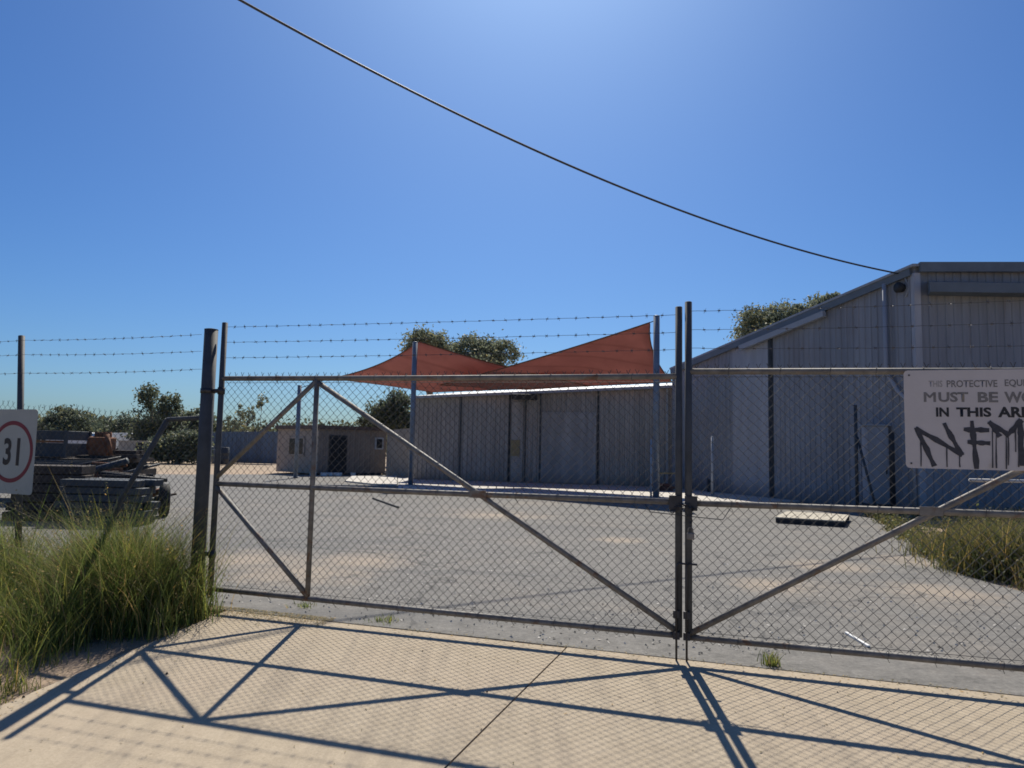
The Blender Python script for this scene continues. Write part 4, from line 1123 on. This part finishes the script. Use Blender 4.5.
tree('gum_tree', 'rounded dark tree just right of the 31 sign', [(64, 414, 12, 9), (80, 422, 15, 9), (48, 425, 12, 8), (68, 432, 26, 9)], 66, 66, 'darkleaf', n=3800, leafs=0.22)
tree('gum_tree', 'low spreading tree between the rounded tree and the forked gum', [(105, 427, 14, 7), (125, 424, 14, 8), (115, 434, 24, 8)], 70, 116, 'darkleaf', n=3000, leafs=0.22)
tree('gum_tree', 'dark tree partly hidden behind the gate post', [(196, 418, 11, 9), (204, 430, 14, 12), (186, 444, 12, 10)], 58, 198, 'darkleaf', n=2600, leafs=0.2)
tree('sapling', 'thin bare sapling above the far fence by the hut', [(262, 403, 5, 6), (252, 415, 5, 7)], 52, 258, 'gum', n=240, leafs=0.15, trunk_r=0.05)
tree('sapling', 'thin leaning sapling just right of the hinge stile', [(240, 412, 6, 7), (233, 424, 7, 8)], 52, 238, 'gum', n=260, leafs=0.15, trunk_r=0.05)
tree('dense_bush', 'dense green bush filling the gap left of the shed', [(398, 405, 13, 12), (385, 415, 14, 12), (372, 425, 12, 9), (404, 425, 14, 16)], 42, 392, 'darkleaf', n=5200, leafs=0.14)

tree('dense_bush', 'broad dark bush closing the far yard between trailer and gate post', [(172, 448, 20, 12), (192, 446, 16, 14), (158, 452, 10, 8)], 46, 178, 'darkleaf', n=4200, leafs=0.16)
# distant scrub belt (uncountable)
Cs = []
for i in range(420):
    u = random.uniform(-120, 1150); Y = random.uniform(90, 170); p = at(u, 440, Y); h = random.uniform(3.0, 5.6)*(0.85+Y/600); rr = random.uniform(2.5, 7)
    m = 230; d = rng.normal(size=(m, 3)); d /= np.linalg.norm(d, axis=1)[:, None]; d *= rng.uniform(.5, 1, m)[:, None]
    c = np.array([p.x, p.y, h*0.45])+d*np.array([rr, rr*.6, h*.55]); Cs.append(c)
C = np.concatenate(Cs); V, Fq = leaf_quads(C, 0.3, 0.6)
tag(npmesh('distant_scrub', V, Fq, 'scrub', None, np.repeat(rng.uniform(0, 1, len(C)), 4)), kind='stuff')
# low hills
hm = MB(); nx = 90; prof = []
for i in range(nx+1):
    x = -900+1800*i/nx; h = 9+5*math.sin(x*.006+1)+3*math.sin(x*.017)+2*math.sin(x*.05)
    hm.v += [(x, 520, -1), (x, 640, h), (x, 900, h*.7)]
for i in range(nx):
    a = 3*i; hm.f += [(a, a+3, a+4, a+1), (a+1, a+4, a+5, a+2)]
hm_o = hm.build('hills', 'scrub_ground' if 'scrub_ground' in M else 'soil')
hm_m = plain('scrubby_hill', (0.12, 0.12, 0.075), 0.95, 0, 0.3, 0.05); hm_o.data.materials.clear(); hm_o.data.materials.append(hm_m)
tag(hm_o, kind='structure')

# grass blades
def blades(P, H, lean, width=0.004, seg=3):
    """P (n,3) roots, H (n) heights -> curved tapering strips"""
    n = len(P); a = rng.uniform(0, 2*np.pi, n); dx = np.cos(a); dy = np.sin(a); b = rng.uniform(0, np.pi*2, n)
    V = np.zeros((n, seg*2+1, 3)); L = lean*rng.uniform(.3, 1.3, n)
    for i in range(seg+1):
        t = i/seg; off = L*H*t**1.9; z = H*(t-0.18*(L*t)**2)
        cx = P[:, 0]+dx*off; cy = P[:, 1]+dy*off; cz = P[:, 2]+z
        w = width*(1-t**1.5)*rng.uniform(.8, 1.3, n)
        if i < seg:
            V[:, 2*i] = np.stack([cx-np.cos(b)*w, cy-np.sin(b)*w, cz], 1); V[:, 2*i+1] = np.stack([cx+np.cos(b)*w, cy+np.sin(b)*w, cz], 1)
        else: V[:, 2*seg] = np.stack([cx, cy, cz], 1)
    base = np.arange(n)[:, None]*(2*seg+1); F4 = []
    for i in range(seg-1): F4.append(base+np.array([[2*i, 2*i+1, 2*i+3, 2*i+2]]))
    F4 = np.concatenate(F4).tolist(); F3 = (base+np.array([[2*seg-2, 2*seg-1, 2*seg]])).tolist()
    return V.reshape(-1, 3), F4+F3, 2*seg+1
def grass_obj(name, P, H, lean, width, mat, parent=None):
    V, Fc, k = blades(P, H, lean, width)
    me = bpy.data.meshes.new(name); me.from_pydata(V.tolist(), [], Fc); me.update()
    a = me.attributes.new('rnd', 'FLOAT', 'POINT'); a.data.foreach_set('value', np.repeat(rng.uniform(0, 1, len(P))**1.2, k).astype(np.float32))
    return link(name, me, mat, parent)
def tufts(centers, radii, heights, per):
    P = []; Hh = []
    for c, r, h in zip(centers, radii, heights):
        m = per; q = rng.normal(size=(m, 2))*r*0.5; d = np.hypot(q[:, 0], q[:, 1])/r
        P.append(np.stack([c[0]+q[:, 0], c[1]+q[:, 1], np.full(m, c[2])], 1)); Hh.append(h*rng.uniform(.55, 1.1, m)*np.clip(1.1-0.45*d, .3, 1))
    return np.concatenate(P), np.concatenate(Hh)
# left verge: tall grass beside apron, under the fence
cen, rad_, hei = [], [], []
for i in range(520):
    t = rng.uniform(-1.6, 4.2); edge_s = se(max(t, 0)) if t > 0 else -4.2
    back = rng.uniform(0, 1)**0.8*3.8
    s = edge_s-0.12-back
    if t < 0 and (s > -4.8 or t < -0.7): continue
    p = st(s, t, -0.03)
    if math.sin(s*5.3+1.3*math.sin(t*3.1))+math.sin(t*4.7+s*1.9) < -1.05: continue
    h = 0.76+0.19*math.sin(s*3.1+t*2)+rng.uniform(-.12, .12)
    if t > 1.2: h *= 0.85
    if t > 2.3: h *= 0.8
    if back < 0.25 and t > .8: h *= 0.5
    cen.append((p.x, p.y, p.z)); rad_.append(rng.uniform(.12, .26)); hei.append(max(.2, h*rng.uniform(.6, 1.15)))
for i in range(130):   # the big clump crowding the post
    s = -4.42+rng.normal()*0.32; t = 0.12+abs(rng.normal())*0.33; p = st(s, t, -0.03)
    if s > se(t)+0.10: continue
    cen.append((p.x, p.y, p.z)); rad_.append(.17); hei.append(rng.uniform(.75, 1.15))
P, Hh = tufts(cen, rad_, hei, 82)
Hh *= rng.choice([1.0, 0.7, 0.4], len(Hh), p=[.4, .3, .3])
tag(grass_obj('tall_grass', P, Hh, 0.62, 0.0034, 'grass'), 'tall green grass crowding the fence line left of the apron', None, None, 'stuff')
sel = rng.uniform(0, 1, len(P)) < 0.24
Pd = P[sel]+rng.normal(size=(sel.sum(), 3))*np.array([.05, .05, 0]); Hd = Hh[sel]*1.12
tag(grass_obj('dry_grass', Pd, Hd, 0.85, 0.003, 'drygrass'), 'dry straw stems mixed through the tall green grass', None, None, 'stuff')
# seed heads
NH = 2600; sel = rng.choice(len(P), NH, replace=False); C = P[sel]+np.stack([rng.normal(size=NH)*.16, rng.normal(size=NH)*.16, Hh[sel]*rng.uniform(.6, 1.05, NH)], 1)
C = np.repeat(C, 7, 0)+rng.normal(size=(NH*7, 3))*np.array([.012, .012, .03]); V, Fq = leaf_quads(C, 0.009, 0.45)
tag(npmesh('seed_heads', V, Fq, 'drygrass', None, np.repeat(rng.uniform(0, 1, len(C)), 4)), kind='stuff')
# litter / dry debris at apron edge
Pm = []
for i in range(3500):
    t = abs(rng.normal())*0.13-0.10; s = rng.uniform(-4.2, -2.7); p = st(s, t, 0.0); Pm.append((p.x, p.y, p.z+.006))
for i in range(900):
    t = rng.uniform(0, 4); s = se(t)+rng.normal()*0.12-0.02; p = st(s, t, 0); Pm.append((p.x, p.y, p.z+.006))
for i in range(600):
    s = rng.uniform(-4.2, 3.5); t = rng.uniform(0, 4)**1.0; p = st(s, t, 0); Pm.append((p.x, p.y, p.z+.005))
for i in range(900):
    t = rng.normal()*0.03; s = rng.uniform(-3, 4); p = st(s, t, 0); Pm.append((p.x, p.y, p.z+.004))
V, Fq = leaf_quads(np.array(Pm), 0.011, 0.35); V[:, 2] = np.maximum(V[:, 2]*0.3+np.repeat(np.array(Pm)[:, 2], 4)*0.7, np.repeat(np.array(Pm)[:, 2], 4)-.001)
tag(npmesh('leaf_litter', V, Fq, 'drygrass', None, np.repeat(rng.uniform(0, 1, len(Pm)), 4)), kind='stuff')
# right weeds beyond the yard edge
cen, rad_, hei = [], [], []
for i in range(260):
    u = rng.uniform(872, 1110); v = rng.uniform(506, 590)
    lim = np.interp(u, [860, 872, 915, 960, 1024, 1110], [510, 517, 545, 572, 590, 620])
    if v > lim-2: v = lim-rng.uniform(0, 12)
    p = gnd(u, v); 
    if p.y > 17.2: continue
    cen.append((p.x, p.y, -0.03)); rad_.append(rng.uniform(.12, .3)); hei.append(rng.uniform(.05, .24) if u < 950 else rng.uniform(.12, .4))
P, Hh = tufts(cen, rad_, hei, 20)
tag(grass_obj('weeds', P, Hh, 0.6, 0.006, 'weed'), None, None, None, 'stuff')
P2, H2 = tufts(cen[::2], rad_[::2], [h*1.1 for h in hei[::2]], 50)
tag(grass_obj('dry_weeds', P2, H2, 0.6, 0.006, 'drygrass'), None, None, None, 'stuff')
# leafy low weeds among them
C = []
for c_, r_, h_ in zip(cen, rad_, hei):
    m = 60; C.append(np.array(c_)+np.stack([rng.normal(size=m)*r_*.6, rng.normal(size=m)*r_*.6, .05+abs(rng.normal(size=m))*h_*.45], 1))
C = np.concatenate(C); V, Fq = leaf_quads(C, 0.022, 0.6)
tag(npmesh('leafy_weeds', V, Fq, 'weed', None, np.repeat(rng.uniform(0, 1, len(C)), 4)), kind='stuff')
# tussock bush at right edge
def bush(label, u, v, w, h, n, mats=('grass', 'drygrass')):
    p = gnd(u, v); p.z = -0.03; r = thing('tussock', label, 'plant', p)
    m = n; q = rng.normal(size=(m, 2))*w*0.3; P = np.stack([q[:, 0], q[:, 1], np.zeros(m)], 1)
    grass_obj('blades', P, h*rng.uniform(.5, 1.1, m), 0.55, 0.005, mats[0], r)
    if n > 500:
        C = np.stack([rng.normal(size=n)*w*.27, rng.normal(size=n)*w*.27, np.abs(rng.normal(size=n))*h*.38+.03], 1); V, Fq = leaf_quads(C, .02, .6); npmesh('leaves', V, Fq, 'weed', r, np.repeat(rng.uniform(0, 1, n), 4))
    k = m//(2 if n > 500 else 4); grass_obj('dry_stems', P[:k]+rng.normal(size=(k, 3))*np.array([.03, .03, 0]), h*rng.uniform(.6, 1.15, k), 0.6, 0.0045, mats[1], r)
bush('large rounded tussock at the right edge below the middle rail', 1003, 573, 0.95, 0.75, 2000, ('weed', 'drygrass'))
bush('medium green tussock left of the large rounded one', 950, 556, 0.8, 0.42, 700, ('weed', 'drygrass'))
bush('small weed sprouting at the concrete edge right of the stiles', 771, 665, 0.10, 0.13, 70)
bush('small weed sprouting at the concrete edge under the left leaf', 385, 621, 0.18, 0.07, 110)
bush('faint dry weed at the foot of the upright brace', 305, 607, 0.15, 0.08, 60)
gv = []
for i in range(2600):
    q = gnd(rng.uniform(150, 1080), rng.uniform(498, 655)); 
    if (q-GC).dot(GN) > -0.05: continue
    gv.append((q.x, q.y, 0.006))
V, Fq = leaf_quads(np.array(gv), 0.013, 0.7); V[:, 2] = np.abs(V[:, 2])
tag(npmesh('yard_gravel', V, Fq, 'slab', None), kind='stuff')
# little stones on apron
mb = MB()
for i in range(30):
    s = rng.uniform(-4.2, 3.5); t = rng.uniform(0.1, 3.6); p = st(s, t, 0.003); r_ = rng.uniform(.003, .008)
    mb.tube([p-Vector((r_, 0, 0)), p+Vector((0, 0, r_*.5)), p+Vector((r_, 0, 0))], [r_*.4, r_, r_*.3], 6)
tag(mb.build('gravel', 'timber'), kind='stuff')
